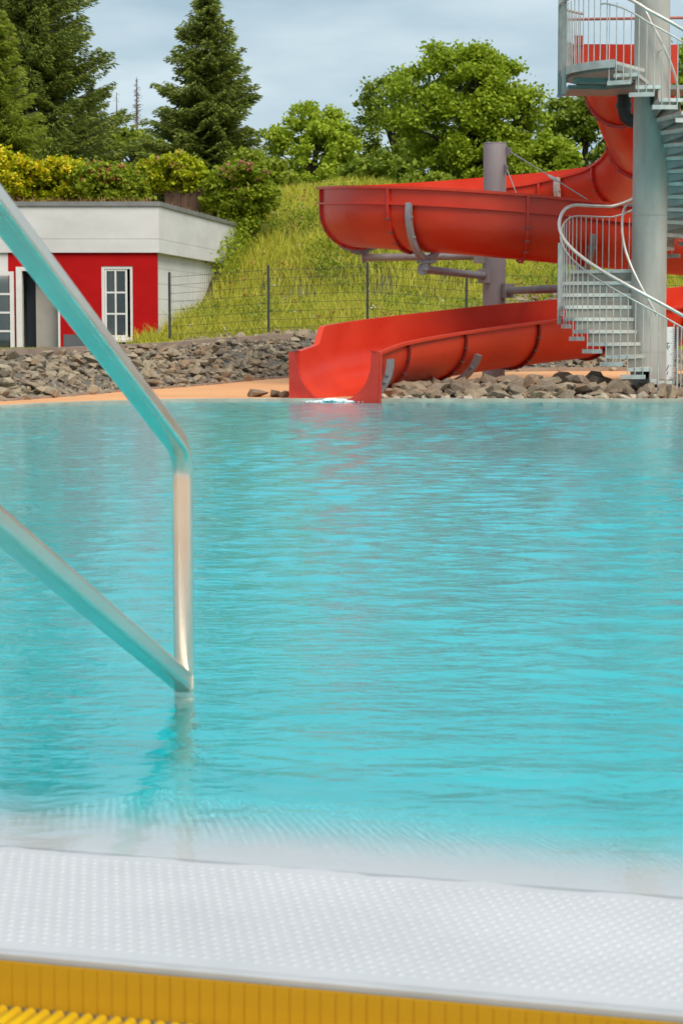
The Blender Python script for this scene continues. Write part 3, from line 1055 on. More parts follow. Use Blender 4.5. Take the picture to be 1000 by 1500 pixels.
saddle(near_idx(1.75, 34.75, 0.3), 200, 345, 0.0)
saddle(len(C) - 5, 178, 250, -0.1)
saddle(near_idx(1.45, 35.5, 2.42), 185, 372, 2.1, post=True)
saddle(near_idx(0.4, 38.9, 2.72), 235, 300, 2.5, post=True)
saddle(near_idx(4.2, 35.35, 2.18), 190, 350, 1.82, post=True)
saddle(near_idx(4.6, 40.4, 3.28), 170, 300, 3.0, post=True, mat_='galv')
saddle(near_idx(5.9, 38.5, 0.75), 200, 340, 0.1)
saddle(near_idx(9.2, 38.2, 1.3), 200, 340, 0.1)
saddle(near_idx(7.8, 35.7, 1.8), 200, 340, 0.1)

# foam where the slide water runs out
V, F = [], []
fr = np.random.default_rng(2)
mb = MB()
for q in range(120):
    x = -0.14 + fr.normal() * 0.22; y = 30.62 + fr.normal() * 0.12
    if abs(x + 0.12) > 0.5: continue
    r_ = fr.uniform(0.02, 0.06) * (1.3 - min(1, abs(x + 0.12) / 0.4))
    v_, f_ = ROCK_NP[q % 12]
    mb.add([(x + p[0] * r_ * 1.6, y + p[1] * r_, 0.005 + p[2] * r_ * 0.9 + 0.02 * (abs(x + 0.12) < 0.14)) for p in v_], f_)
o = mb.build('splash_foam', 'foam', smooth=80)
tag(o, 'white foam churning at the mouth of the red slide', 'foam', kind='stuff')

# ------------------------------------------------------------------ pillar with arms and tie cable
PX, PY = 2.81, 38.0
pil = empty('slide_support_pillar', (PX, PY, 0.1))
tag(pil, 'round grey steel pillar with side arms inside the slide loop', 'pillar')
mb = MB(); mb.tube([(PX, PY, 0.0), (PX, PY, 4.48)], 0.21, 28)
p_ = mb.build('pole', 'pillar_grey', pil, smooth=40)
mb = MB(); mb.tube([(PX, PY, 4.481), (PX, PY, 4.50)], 0.215, 28); mb.build('cap', 'arm_grey', p_, smooth=40)
mb = MB(); mb.tube([(PX, PY, 0.1), (PX, PY, 0.16)], 0.3, 24); mb.build('base_plate', 'arm_grey', p_, smooth=40)


def arm(p, q, r_=0.07):
    mb = MB(); mb.tube([p, q], r_, 14)
    a_ = mb.build('arm', 'arm_grey', pil, smooth=40)
    d_ = (Vector(q) - Vector(p)).normalized()
    mb = MB(); mb.tube([Vector(q) - d_ * 0.02, Vector(q) + d_ * 0.02], r_ * 1.45, 14); mb.build('end_plate', 'arm_grey', a_, smooth=40)
    mb = MB(); mb.bar(Vector(p) - d_ * 0.05, Vector(p) + d_ * 0.16, 0.2, 0.26); mb.build('bracket', 'pillar_grey', a_)
    return a_


arm((PX - 0.15, PY - 0.12, 2.07), (1.40, 35.52, 2.12))
arm((PX - 0.2, PY, 2.44), (0.42, 38.75, 2.44))
arm((PX + 0.2, PY - 0.1, 1.80), (4.2, 35.42, 1.80))
arm((PX + 0.1, PY + 0.2, 2.95), (4.6, 40.4, 3.02))


def cable(p, q, rod=True):
    mb = MB(); mb.tube([p, q], 0.011, 6)
    c_ = mb.build('tie_cable', 'galv_dark', pil)
    p, q = Vector(p), Vector(q)
    if rod:
        d_ = q - p
        mb = MB()
        mb.tube([p + d_ * 0.52, p + d_ * 0.56, p + d_ * 0.62, p + d_ * 0.66], [0.012, 0.03, 0.03, 0.012], 8)
        mb.build('turnbuckle', 'galv', c_)
    mb = MB(); mb.bar(p - Vector((0.06, 0, 0)), p + (q - p).normalized() * 0.12, 0.02, 0.14); mb.build('lug', 'arm_grey', c_)


cable((PX + 0.24, PY - 0.05, 4.36), (4.12, 34.72, 3.26))
cable((PX + 0.2, PY - 0.1, 4.05), (3.2, 36.0, 3.05), False)

# ------------------------------------------------------------------ stair tower
CX, CY, RO = 4.86, 32.62, 1.43
tower = empty('spiral_stair_tower', (CX, CY, 0.0))
tag(tower, 'galvanised spiral stair with railings round a thick grey column', 'staircase')


def pol(a, r_, z=0.0):
    """a: degrees clockwise from the side facing the camera, going left, back, right"""
    return (CX - r_ * math.sin(R(a)), CY - r_ * math.cos(R(a)), z)


mb = MB(); mb.tube([(CX, CY, -0.1), (CX, CY, 9.0)], 0.275, 40)
colm = mb.build('column', 'column_grey', tower, smooth=40)
mb = MB(); mb.tube([(CX, CY, 2.86), (CX, CY, 2.868)], 0.278, 40); mb.build('weld_seam', 'galv_dark', colm, smooth=40)
mb = MB(); mb.tube([(CX, CY, 0.72), (CX, CY, 0.726)], 0.2775, 40); mb.build('weld_seam', 'galv_dark', colm, smooth=40)
mb = MB(); mb.box(CX - 0.36, CY - 0.5, -0.15, CX + 0.22, CY + 0.4, 0.10); bevel(mb.build('foundation', 'concrete', tower), 0.02)
mb = MB(); mb.box(CX - 0.62, CY - 0.3, -0.15, CX - 0.37, CY + 0.1, 0.20); bevel(mb.build('foundation', 'concrete', tower), 0.02)

steps = []
for k_ in range(-2, 9): steps.append((14.4 * k_ - 8.6, 14.4 * k_ + 7, 0.30 + 0.193 * k_))
steps.append((14.4 * 9 - 8.6, 177, 0.30 + 0.193 * 9))
ZL = 0.30 + 0.193 * 9
for j in range(15): steps.append((175.4 + 14.4 * j, 191 + 14.4 * j, ZL + 0.193 * (j + 1)))
ZP = ZL + 0.193 * 16
A_END = 191 + 14.4 * 14


def sector(a0, a1, r0, r1, z0, z1, n=None):
    n = n or max(2, int((a1 - a0) / 7) + 1)
    aa = np.linspace(a0, a1, n)
    poly = [pol(a_, r0)[:2] for a_ in aa] + [pol(a_, r1)[:2] for a_ in reversed(aa)]
    return MB().prism(poly, z0, z1)


for a0, a1, z in steps:
    if z < 0.05: continue
    td = sector(a0, a1, 0.27, RO - 0.04, z - 0.055, z).build('tread', 'tread_pale', tower)
    # riser panel under the nosing
    p0, p1 = Vector(pol(a0 + 1.5, 0.27, z - 0.056)), Vector(pol(a0 + 1.5, RO - 0.08, z - 0.056))
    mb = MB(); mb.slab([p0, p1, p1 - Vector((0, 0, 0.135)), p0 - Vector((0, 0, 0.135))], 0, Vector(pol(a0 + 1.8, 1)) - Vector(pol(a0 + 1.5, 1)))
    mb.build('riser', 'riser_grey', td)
    # outer bar that takes the balusters, hung below the tread
    sector(a0 + 4, a1 + 4, RO - 0.045, RO - 0.02, z - 0.17, z - 0.105).build('baluster_bar', 'galv', td)
    mb = MB()
    # curved bracket below the tread next to the column
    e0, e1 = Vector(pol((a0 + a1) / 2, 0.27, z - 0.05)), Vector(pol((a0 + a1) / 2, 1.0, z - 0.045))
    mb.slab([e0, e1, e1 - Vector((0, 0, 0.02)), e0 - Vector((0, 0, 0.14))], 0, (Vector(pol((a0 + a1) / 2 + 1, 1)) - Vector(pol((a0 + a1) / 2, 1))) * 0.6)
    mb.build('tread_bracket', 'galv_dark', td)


def stair_z(a):
    """height of the walking line at angle a"""
    if a < 121: return 0.30 + 0.193 * ((a + 8.6) / 14.4)
    if a < 175: return ZL + 0.02
    if a < A_END - 6: return ZL + 0.193 * ((a - 175.4) / 14.4 + 1) - 0.05
    return ZP


def tread_z(a):
    z = None
    for a0, a1, zz in steps:
        if a0 + 4 <= a <= a1 + 4: z = zz
    if z is None: z = ZP if a > A_END else 0.11
    return max(z, 0.1)


# balusters
a = -46.0
while a < A_END + 4:
    zt_, zb = stair_z(a) + 0.86, tread_z(a) - 0.16
    if a < -8: zb = 0.0
    mb = MB(); mb.tube([pol(a, RO - 0.033, zb), pol(a, RO - 0.033, zt_)], 0.0085, 6)
    mb.build('baluster', 'galv', tower)
    a += 4.8
# rails
aa = np.arange(-48, A_END + 10, 3.0)
zz_ = np.array([stair_z(a_) for a_ in aa])
zs = np.convolve(np.pad(zz_, 4, mode='edge'), np.ones(9) / 9, 'valid')
mb = MB(); mb.tube([pol(a_, RO - 0.01, z_ + 1.04) for a_, z_ in zip(aa, zs)], 0.027, 10); mb.build('handrail', 'rail_tube', tower, smooth=60)
mb = MB(); mb.tube([pol(a_, RO - 0.033, z_ + 0.865) for a_, z_ in zip(aa, zs)], 0.014, 8); mb.build('lower_rail', 'galv', tower, smooth=60)
ab = np.arange(-9, A_END + 4, 4.0)
zb_ = np.interp(ab, aa, zs)
mb = MB(); mb.tube([pol(a_, 0.43, z_ + 1.0) for a_, z_ in zip(ab, zb_)], 0.021, 10)
for a_ in (10, 120, 240, 345):
    z_ = float(np.interp(a_, aa, zs)) + 1.0
    mb.tube([pol(a_, 0.26, z_ - 0.06), pol(a_, 0.43, z_ - 0.06), pol(a_, 0.43, z_)], 0.009, 6)
mb.build('inner_handrail', 'rail_tube', tower, smooth=60)
# newel posts
for a_, z0, z1 in ((-9.5, -0.1, 1.12), (92, 0.30 + 0.193 * 5 - 0.1, 2.4), (96, 0.30 + 0.193 * 5 - 0.1, 2.45), (-48, -0.1, 0.62)):
    mb = MB(); mb.bar(pol(a_, RO - 0.02, z0), pol(a_, RO - 0.02, z1), 0.055, 0.02, up=(math.cos(R(a_)), -math.sin(R(a_)), 0)); mb.build('post', 'galv', tower)

# top platform
A1 = A_END + 105
aa2 = np.linspace(A_END - 1, A1, 20)
poly = [pol(a_, 0.27)[:2] for a_ in aa2] + [pol(a_, RO - 0.03)[:2] for a_ in reversed(aa2)]
mb = MB().prism(poly, ZP - 0.05, ZP)
plat = mb.build('platform', 'tread_pale', tower)
poly = [pol(a_, RO - 0.035)[:2] for a_ in aa2] + [pol(a_, RO - 0.01)[:2] for a_ in reversed(aa2)]
MB().prism(poly, ZP - 0.10, ZP + 0.02).build('platform_edge', 'galv', plat)
poly = [pol(a_, 0.27)[:2] for a_ in aa2] + [pol(a_, RO - 0.12)[:2] for a_ in reversed(aa2)]
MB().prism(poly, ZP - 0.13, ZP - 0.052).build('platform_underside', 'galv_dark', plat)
mb = MB()
mb.bar(pol(A1 - 4, 0.3, ZP - 0.14), pol(A1 - 4, RO + 0.02, ZP - 0.14), 0.06, 0.17)
mb.bar(pol(A1 - 50, 0.3, ZP - 0.16), pol(A1 - 50, RO - 0.2, ZP - 0.16), 0.06, 0.1)
mb.build('platform_beam', 'galv_dark', plat)
# second straight deck strip that carries the slide start
mb = MB(); mb.box(3.62, 33.2, ZP - 0.22, 5.6, 34.15, ZP - 0.151); mb.build('start_deck', 'galv_dark', plat)
a = A_END + 4.8
while a < A1:
    mb = MB(); mb.tube([pol(a, RO - 0.033, ZP - 0.09), pol(a, RO - 0.033, ZP + 1.0)], 0.0085, 6); mb.build('baluster', 'galv', tower)
    a += 4.8
mb = MB()
mb.tube([pol(a_, RO - 0.01, ZP + 1.04) for a_ in np.arange(A_END + 9, A1 + 2, 4)], 0.024, 8)
mb.build('handrail', 'rail_tube', tower, smooth=60)
for a_, x_ in ((A_END + 46, 0), (A_END + 62, 0)):
    mb = MB(); mb.bar(pol(a_, RO, ZP - 0.4), pol(a_, RO, ZP + 1.3), 0.07, 0.03, up=(math.cos(R(a_)), -math.sin(R(a_)), 0)); mb.build('post', 'galv_dark', tower)
for z_ in (6.13, 6.47):
    mb = MB(); mb.tube([(3.62, 34.05, z_), (5.6, 34.05, z_ + 0.03)], 0.024, 8); mb.build('guard_bar', 'red_bar', tower)
mb = MB(); mb.box(3.58, 34.0, 4.9, 3.66, 34.1, 7.2); mb.build('post', 'galv_dark', tower)
mb = MB(); mb.box(5.6, 34.0, 4.9, 5.68, 34.1, 7.2); mb.build('post', 'galv_dark', tower)

# depth board by the foot of the column
bd = MB(); bd.box(5.135, 32.60, 0.27, 5.275, 32.62, 1.12)
board = bd.build('scale_board', 'sign_white')
tag(board, 'narrow white scale board with dark marks beside the stair column', 'sign')
mb = MB()
for q in range(22):
    z_ = 0.32 + q * 0.036
    mb.box(5.262 - (0.03 if q % 5 else 0.055), 32.5975, z_, 5.272, 32.5995, z_ + 0.006)
mb.box(5.15, 32.5975, 0.79, 5.165, 32.5995, 0.87); mb.box(5.165, 32.5975, 0.855, 5.19, 32.5995, 0.87); mb.box(5.18, 32.5975, 0.80, 5.20, 32.5995, 0.82); mb.box(5.165, 32.5975, 0.76, 5.178, 32.5995, 0.80)
mb.bar((5.15, 32.5985, 0.42), (5.19, 32.5985, 0.52), 0.002, 0.012, up=(1, 0, 0)); mb.bar((5.16, 32.5985, 0.36), (5.18, 32.5985, 0.41), 0.002, 0.012, up=(1, 0, 0))
mb.build('scale_marks', 'sign_ink', board)
mb = MB(); mb.box(5.19, 32.622, -0.1, 5.23, 32.66, 1.0); mb.build('stake', 'galv', board)

# ------------------------------------------------------------------ pool building with planted roof
FY = 52.0
XC = -4.65                        # right-hand corner of the front
bld = empty('pool_building', (-9.0, 57.0, 0.5))
tag(bld, 'low white building with red front, planted roof and white windows', 'building')
SX, SY = -3.18, 62.0              # far end of the angled side wall
sd = Vector((SX - XC, SY - FY, 0)).normalized()
sn = Vector((sd.y, -sd.x, 0))
WX0, WX1, WZ0, WZ1 = -6.05, -5.26, 0.86, 2.72
DX0, DX1, DZ1 = -8.22, -7.10, 2.70
# front wall in pieces round the openings
def wallbox(x0, x1, z0, z1, mat_, name='front_wall'):
    mb = MB(); mb.box(x0, FY, z0, x1, FY + 0.28, z1); return mb.build(name, mat_, bld)
wallbox(-16, -8.40, 0.3, 3.06, 'white_plaster')
wallbox(-8.40, DX0, 0.3, 3.06, 'red_plaster')
wallbox(DX0, DX1, DZ1, 3.06, 'red_plaster')
wallbox(DX1, WX0, 0.3, 3.06, 'red_plaster')
wallbox(WX0, WX1, WZ1, 3.06, 'red_plaster')
wallbox(WX0, WX1, 0.3, WZ0, 'red_plaster')
wallbox(WX1, XC, 0.3, 3.06, 'red_plaster')
# plinth, painted grey and stepping up to the corner
mb = MB(); mb.slab([(DX1 + 0.08, FY - 0.012, 0.3), (WX1 + 0.1, FY - 0.012, 0.3), (XC, FY - 0.012, 0.3), (XC, FY - 0.012, 1.12), (WX1 + 0.02, FY - 0.012, 0.83), (WX0 - 0.1, FY - 0.012, 0.83), (WX0 - 0.5, FY - 0.012, 1.0), (DX1 + 0.08, FY - 0.012, 1.0)], 0, (0, 0.01, 0))
mb.build('plinth', 'plinth_grey', bld)
# side wall of white boards
P0, P1 = Vector((XC, FY, 0)), Vector((SX, SY, 0))
for q in range(7):
    za, zb = 0.35 + q * 0.39, 0.35 + (q + 1) * 0.39 - 0.008
    mb = MB(); a_ = P0 - sn * 0.12; b_ = P1 - sn * 0.12
    mb.slab([(a_.x, a_.y, za), (b_.x, b_.y, za), (b_.x, b_.y, zb), (a_.x, a_.y, zb)], 0, -sn * 0.25)
    mb.build('side_board', 'white_plaster', bld)
mb = MB(); a_ = P0 - sn * 0.14; b_ = P1 - sn * 0.14
mb.slab([(a_.x, a_.y, 0.3), (b_.x, b_.y, 0.3), (b_.x, b_.y, 3.06), (a_.x, a_.y, 3.06)], 0, -sn * 0.2); mb.build('side_wall', 'white_plaster', bld)
# fascia: front boards and angled boards
ZF = [3.055, 3.40, 4.22]
for za, zb in zip(ZF[:-1], ZF[1:]):
    mb = MB(); mb.box(-16, FY - 0.07, za, XC + 0.06, FY + 0.2, zb - 0.006); mb.build('fascia', 'fascia_white', bld)
    mb = MB(); a_ = P0 + Vector((0.062, -0.07, 0)); b_ = P1 + sn * 0.07
    mb.slab([(a_.x, a_.y, za), (b_.x, b_.y, za), (b_.x, b_.y, zb - 0.006), (a_.x, a_.y, zb - 0.006)], 0, -sn * 0.2); mb.build('fascia', 'fascia_white', bld)
mb = MB(); a_ = P0 + Vector((0.10, -0.12, 0)); b_ = P1 + sn * 0.12 + sd * 0.1
mb.slab([(-16, FY - 0.12, 4.216), (a_.x, a_.y, 4.216), (b_.x, b_.y, 4.216), (b_.x - 0.4, b_.y, 4.216), (a_.x - 0.3, FY + 0.3, 4.216), (-16, FY + 0.3, 4.216)], 0, (0, 0, 0.11))
rt = mb.build('roof_edge', 'roof_metal', bld)
mb = MB(); mb.prism([(-16, FY + 0.1), (XC - 0.05, FY + 0.1), (SX - 0.1, SY), (-4, 64.5), (-16, 64.5)], 4.0, 4.26)
mb.build('roof', 'roof_earth', bld)
# window
win = MB()
def frame_rect(mb, x0, x1, z0, z1, t_, y0, y1):
    mb.box(x0, y0, z0, x0 + t_, y1, z1); mb.box(x1 - t_, y0, z0, x1, y1, z1)
    mb.box(x0 + t_, y0, z0, x1 - t_, y1, z0 + t_); mb.box(x0 + t_, y0, z1 - t_, x1 - t_, y1, z1)
mb = MB(); mb.box(WX0, FY + 0.16, WZ0, WX1, FY + 0.165, WZ1)
mb = MB(); frame_rect(mb, WX0, WX1, WZ0, WZ1, 0.07, FY + 0.02, FY + 0.12)
win = mb.build('window', 'white_pvc', bld)
mb = MB(); frame_rect(mb, WX0 + 0.075, WX1 - 0.075 - 0.07, WZ0 + 0.075, WZ1 - 0.075, 0.05, FY + 0.04, FY + 0.10); mb.build('sash', 'white_pvc', win)
x0, x1, z0, z1 = WX0 + 0.125, WX1 - 0.195, WZ0 + 0.125, WZ1 - 0.125
xm = (x0 + x1) / 2 - 0.01
for q in (1, 2):
    z_ = z0 + (z1 - z0) * q / 3
    mb = MB(); mb.box(x0, FY + 0.045, z_ - 0.022, x1, FY + 0.085, z_ + 0.022); mb.build('glazing_bar', 'white_pvc', win)
mb = MB(); mb.box(xm - 0.022, FY + 0.043, z0, xm + 0.022, FY + 0.083, z1); mb.build('glazing_bar', 'white_pvc', win)
for c in range(2):
    for q in range(3):
        xa, xb = ((x0, xm - 0.022), (xm + 0.022, x1))[c]
        za = z0 + (z1 - z0) * q / 3 + 0.024; zb = z0 + (z1 - z0) * (q + 1) / 3 - 0.024
        mb = MB(); mb.box(xa, FY + 0.062, za, xb, FY + 0.068, zb); mb.build('pane', 'window_glass', win)
mb = MB(); mb.box(WX0 - 0.03, FY - 0.10, WZ0 - 0.05, WX1 + 0.07, FY + 0.02, WZ0 - 0.002); mb.build('sill', 'white_pvc', win)
mb = MB(); mb.box(WX0 + 0.06, FY + 0.20, WZ0, xm + 0.02, FY + 0.22, WZ1); mb.build('curtain', 'curtain', bld)
# room behind
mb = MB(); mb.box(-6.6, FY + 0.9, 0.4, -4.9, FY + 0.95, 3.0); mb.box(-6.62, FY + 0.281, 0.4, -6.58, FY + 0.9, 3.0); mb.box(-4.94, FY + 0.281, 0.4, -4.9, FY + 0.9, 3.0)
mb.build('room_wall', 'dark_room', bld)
# doorway
mb = MB(); mb.box(DX0, FY + 1.2, 0.4, DX1, FY + 1.25, 3.0); mb.box(DX1 + 0.0, FY + 0.281, 0.4, DX1 + 0.05, FY + 1.2, 3.0); mb.box(DX0 - 0.05, FY + 0.281, 0.4, DX0, FY + 1.2, 3.0); mb.build('entrance_lobby', 'door_grey', bld)
mb = MB(); mb.box(DX0, FY, 0.45, DX1, FY + 1.2, 0.55); mb.build('threshold', 'concrete', bld)
mb = MB(); mb.box(DX0 + 0.19, FY + 0.6, 0.55, DX0 + 0.46, FY + 0.64, 2.45); dn = mb.build('inner_door', 'door_navy', bld)
mb = MB(); mb.box(DX0 + 0.46, FY + 0.35, 0.55, DX1 - 0.05, FY + 0.40, 2.6); mb.build('inner_wall', 'door_grey', bld)
mb = MB(); mb.box(DX0 + 0.02, FY - 0.05, 0.5, DX0 + 0.17, FY + 0.2, DZ1 - 0.001); mb.box(DX1 - 0.05, FY - 0.03, 0.5, DX1, FY + 0.2, DZ1 - 0.001); mb.box(DX0 + 0.17, FY - 0.04, DZ1 - 0.1, DX1 - 0.05, FY + 0.2, DZ1 - 0.002)
mb.build('door_frame', 'white_pvc', bld)
# open glazed door leaf standing in front of the wall
lx0, lx1, lz0, lz1, ly = -9.16, -8.24, 0.52, 2.58, FY - 0.16
mb = MB(); frame_rect(mb, lx0, lx1, lz0, lz1, 0.10, ly, ly + 0.06)
leaf = mb.build('door', 'white_pvc', bld)
xm = (lx0 + lx1) / 2
mb = MB(); mb.box(xm - 0.025, ly + 0.005, lz0 + 0.1, xm + 0.025, ly + 0.05, lz1 - 0.1); mb.build('glazing_bar', 'white_pvc', leaf)
for q in (1, 2, 3):
    z_ = lz0 + 0.1 + (lz1 - lz0 - 0.2) * q / 4
    mb = MB(); mb.box(lx0 + 0.1, ly + 0.008, z_ - 0.025, lx1 - 0.1, ly + 0.047, z_ + 0.025); mb.build('glazing_bar', 'white_pvc', leaf)
for c in range(2):
    for q in range(4):
        xa, xb = ((lx0 + 0.1, xm - 0.026), (xm + 0.026, lx1 - 0.1))[c]
        za = lz0 + 0.1 + (lz1 - lz0 - 0.2) * q / 4 + 0.026; zb = lz0 + 0.1 + (lz1 - lz0 - 0.2) * (q + 1) / 4 - 0.026
        mb = MB(); mb.box(xa, ly + 0.025, za, xb, ly + 0.031, zb); mb.build('pane', 'window_glass', leaf)

# ------------------------------------------------------------------ wire fence along the foot of the slope
fence = empty('wire_mesh_fence', (0.43, 50.0, 0.9))
tag(fence, 'dark green welded wire fence on thin posts below the grassy slope', 'fence')
fx = [-4.17 + 2.4 * q for q in range(7)]
fz = terr(np.array(fx), np.full(7, 50.0))
fz = np.maximum(fz, 0.72)
for q, x in enumerate(fx):
    mb = MB(); mb.box(x - 0.03, 49.97, fz[q] - 0.3, x + 0.03, 50.03, fz[q] + 1.78); p_ = mb.build('post', 'fence_green', fence)
    if q < 6:
        mb = MB()
        za, zb = fz[q], fz[q + 1]
        for h in np.arange(0.06, 1.75, 0.2):
            mb.bar((x + 0.03, 49.955, za + h), (fx[q + 1] - 0.03, 49.955, zb + h), 0.006, 0.009)
        for x_ in np.arange(x + 0.06, fx[q + 1], 0.05):
            t_ = (x_ - x) / 2.4
            z_ = za + (zb - za) * t_
            mb.bar((x_, 49.962, z_ + 0.04), (x_, 49.962, z_ + 1.74), 0.003, 0.003)
        o = mb.build('mesh_panel', 'fence_green', fence); o["kind"] = 'stuff'

# ------------------------------------------------------------------ vegetation
def leaves(P, size, r_, up=0.35, aspect=1.5):
    """one small kite per point; returns vertices and quads"""
    n = len(P)
    nrm = r_.normal(size=(n, 3)); nrm[:, 2] = np.abs(nrm[:, 2]) + up
    nrm /= np.linalg.norm(nrm, axis=1)[:, None]
    a_ = r_.normal(size=(n, 3)); a_ -= nrm * np.sum(a_ * nrm, 1)[:, None]; a_ /= np.linalg.norm(a_, axis=1)[:, None]
    b_ = np.cross(nrm, a_)
    s_ = (size * r_.uniform(0.6, 1.35, n))[:, None]
    V = np.stack([P + a_ * s_ * 0.5 * aspect, P + b_ * s_ * 0.5 + a_ * s_ * 0.1, P - a_ * s_ * 0.5 * aspect, P - b_ * s_ * 0.5 + a_ * s_ * 0.1], 1).reshape(-1, 3)
    return V, np.arange(4 * n).reshape(n, 4)


def crown_pts(c, rad, n_clump, per, clump_r, r_, lobes=7, inner=0.45):
    """clumped points inside an uneven crown"""
    d_ = r_.normal(size=(n_clump, 3)); d_ /= np.linalg.norm(d_, axis=1)[:, None]
    ld = r_.normal(size=(lobes, 3)); ld[:, 2] *= 0.7; ld /= np.linalg.norm(ld, axis=1)[:, None]
    am = r_.uniform(-0.28, 0.30, lobes)
    mod = 1 + np.sum(am[None] * np.clip(d_ @ ld.T, 0, 1) ** 3, 1)
    u_ = inner + (1 - inner) * r_.random(n_clump) ** 0.55
    q = d_ * (mod * u_)[:, None] * np.array(rad)[None]
    q[:, :2] *= (1 - 0.25 * np.clip(-q[:, 2:3] / rad[2], 0, 1))
    cc = np.array(c)[None] + q
    out = []
    cr = clump_r * r_.uniform(0.55, 1.35, n_clump)
    for k_ in range(n_clump):
        m3 = max(4, int(per * (cr[k_] / clump_r) ** 2 * r_.uniform(0.7, 1.3)))
        p = r_.normal(size=(m3, 3)) * 0.41
        p[:, 2] = p[:, 2] * 0.62 - 0.12 * (p[:, 0] ** 2 + p[:, 1] ** 2)
        out.append(cc[k_] + p * cr[k_])
    return np.vstack(out), cc


def broadleaf(name, label, cat, x, y, zb, h, rad, mat_, n_clump, per, clump_r, leaf, seed, group=None, cz=None):
    r_ = np.random.default_rng(seed)
    root = empty(name, (x, y, zb))
    tag(root, label, cat, group)
    cz = cz if cz is not None else zb + h - rad[2]
    P, cc = crown_pts((x, y, cz), rad, n_clump, per, clump_r, r_)
    P = P[P[:, 2] > zb + 0.05]
    V, F = leaves(P, leaf, r_)
    npmesh('crown', V, F, mat_, root)
    mb = MB()
    tr = 0.035 * h + 0.05
    top = cz + rad[2] * 0.55
    mb.tube([(x, y, zb - 0.3), (x + 0.05, y, zb + (cz - zb) * 0.5), (x - 0.06, y + 0.05, cz), (x, y, top)], [tr, tr * 0.8, tr * 0.55, tr * 0.15], 8)
    for q in range(0, len(cc), max(1, len(cc) // 26)):
        c_ = cc[q]
        z0 = min(max(zb + (cz - zb) * 0.45, c_[2] - 0.7 * rad[2] * r_.uniform(0.5, 1)), top - 0.2)
        mid = (x + (c_[0] - x) * 0.5, y + (c_[1] - y) * 0.5, z0 + (c_[2] - z0) * 0.65)
        mb.tube([(x, y, z0), mid, tuple(c_)], [tr * 0.35, tr * 0.2, tr * 0.06], 5)
    mb.build('trunk', 'bark', root, smooth=60)
    return root


def spruce(name, label, x, y, zb, h, rmax, mat_, seed, dens=1.0, group=None, dead=False, droop=0.32, low=0.04, pw=0.85, upsw=0.35):
    r_ = np.random.default_rng(seed)
    root = empty(name, (x, y, zb))
    tag(root, label, 'tree', group)
    tr = 0.018 * h + 0.03
    mb = MB(); mb.tube([(x, y, zb - 0.3), (x, y, zb + h * 0.5), (x, y, zb + h)], [tr, tr * 0.55, 0.015], 7)
    mb.build('trunk', 'dead_wood' if dead else 'bark', root, smooth=60)
    PV, AX, SZ = [], [], []
    br = MB()
    nb_ = int((70 if dead else 190) * dens * (h / 10) ** 0.8)
    for q in range(nb_):
        t_ = low + (1 - low) * r_.random() ** 0.85
        ln_ = rmax * (1 - t_) ** pw * r_.uniform(0.62, 1.12) + 0.10
        if dead: ln_ *= r_.uniform(0.5, 1.0)
        an = r_.uniform(0, 2 * math.pi)
        d_ = np.array([math.cos(an), math.sin(an), 0])
        z0 = zb + h * t_
        rise = 0.25 * t_ - droop * (1 - t_)
        npt = max(3, int(ln_ * (9 if not dead else 6)))
        ss = np.linspace(0.12, 1, npt)
        cur = np.array([x, y, z0])[None] + d_[None] * (ln_ * ss)[:, None]
        cur[:, 2] += ln_ * (rise * ss + upsw * np.clip(ss - 0.55, 0, 1) ** 1.3)
        br.tube([(x, y, z0), tuple(cur[len(cur) // 2]), tuple(cur[-1])], [0.035, 0.022, 0.006], 4)
        side = np.array([-d_[1], d_[0], 0])
        for k_ in range(npt):
            wv = 0.34 * ln_ * (1 - 0.75 * ss[k_]) + 0.10
            m3 = int((8.5 if not dead else 1.6) * (0.6 + wv * 3) * r_.uniform(0.7, 1.3))
            for e in range(m3):
                o_ = r_.uniform(-1, 1)
                p = cur[k_] + side * o_ * wv + np.array([0, 0, -abs(o_) * wv * 0.45 - r_.uniform(0, 0.10)]) + d_ * r_.uniform(-0.1, 0.1)
                ax = d_ * r_.uniform(0.4, 1.0) + side * o_ * r_.uniform(0.4, 1.1) + np.array([0, 0, r_.uniform(-0.55, 0.15)])
                PV.append(p); AX.append(ax / np.linalg.norm(ax)); SZ.append(r_.uniform(0.15, 0.29))
    o = br.build('branches', 'dead_wood' if dead else 'bark', root); o['kind'] = 'stuff'
    P, A_, S_ = np.array(PV), np.array(AX), np.array(SZ)[:, None]
    n = len(P)
    rnd = r_.normal(size=(n, 3)); rnd[:, 2] *= 0.4
    B_ = np.cross(A_, rnd); B_ /= np.linalg.norm(B_, axis=1)[:, None]
    wd = 0.13 if not dead else 0.05
    V = np.stack([P - A_ * S_ * 0.4, P + B_ * S_ * wd, P + A_ * S_ * 0.6, P - B_ * S_ * wd], 1).reshape(-1, 3)
    npmesh('crown', V, np.arange(4 * n).reshape(n, 4), 'dead_twig' if dead else mat_, root)
    return root


def gz(x, y):
    return float(terr(np.array([x]), np.array([y]))[0])


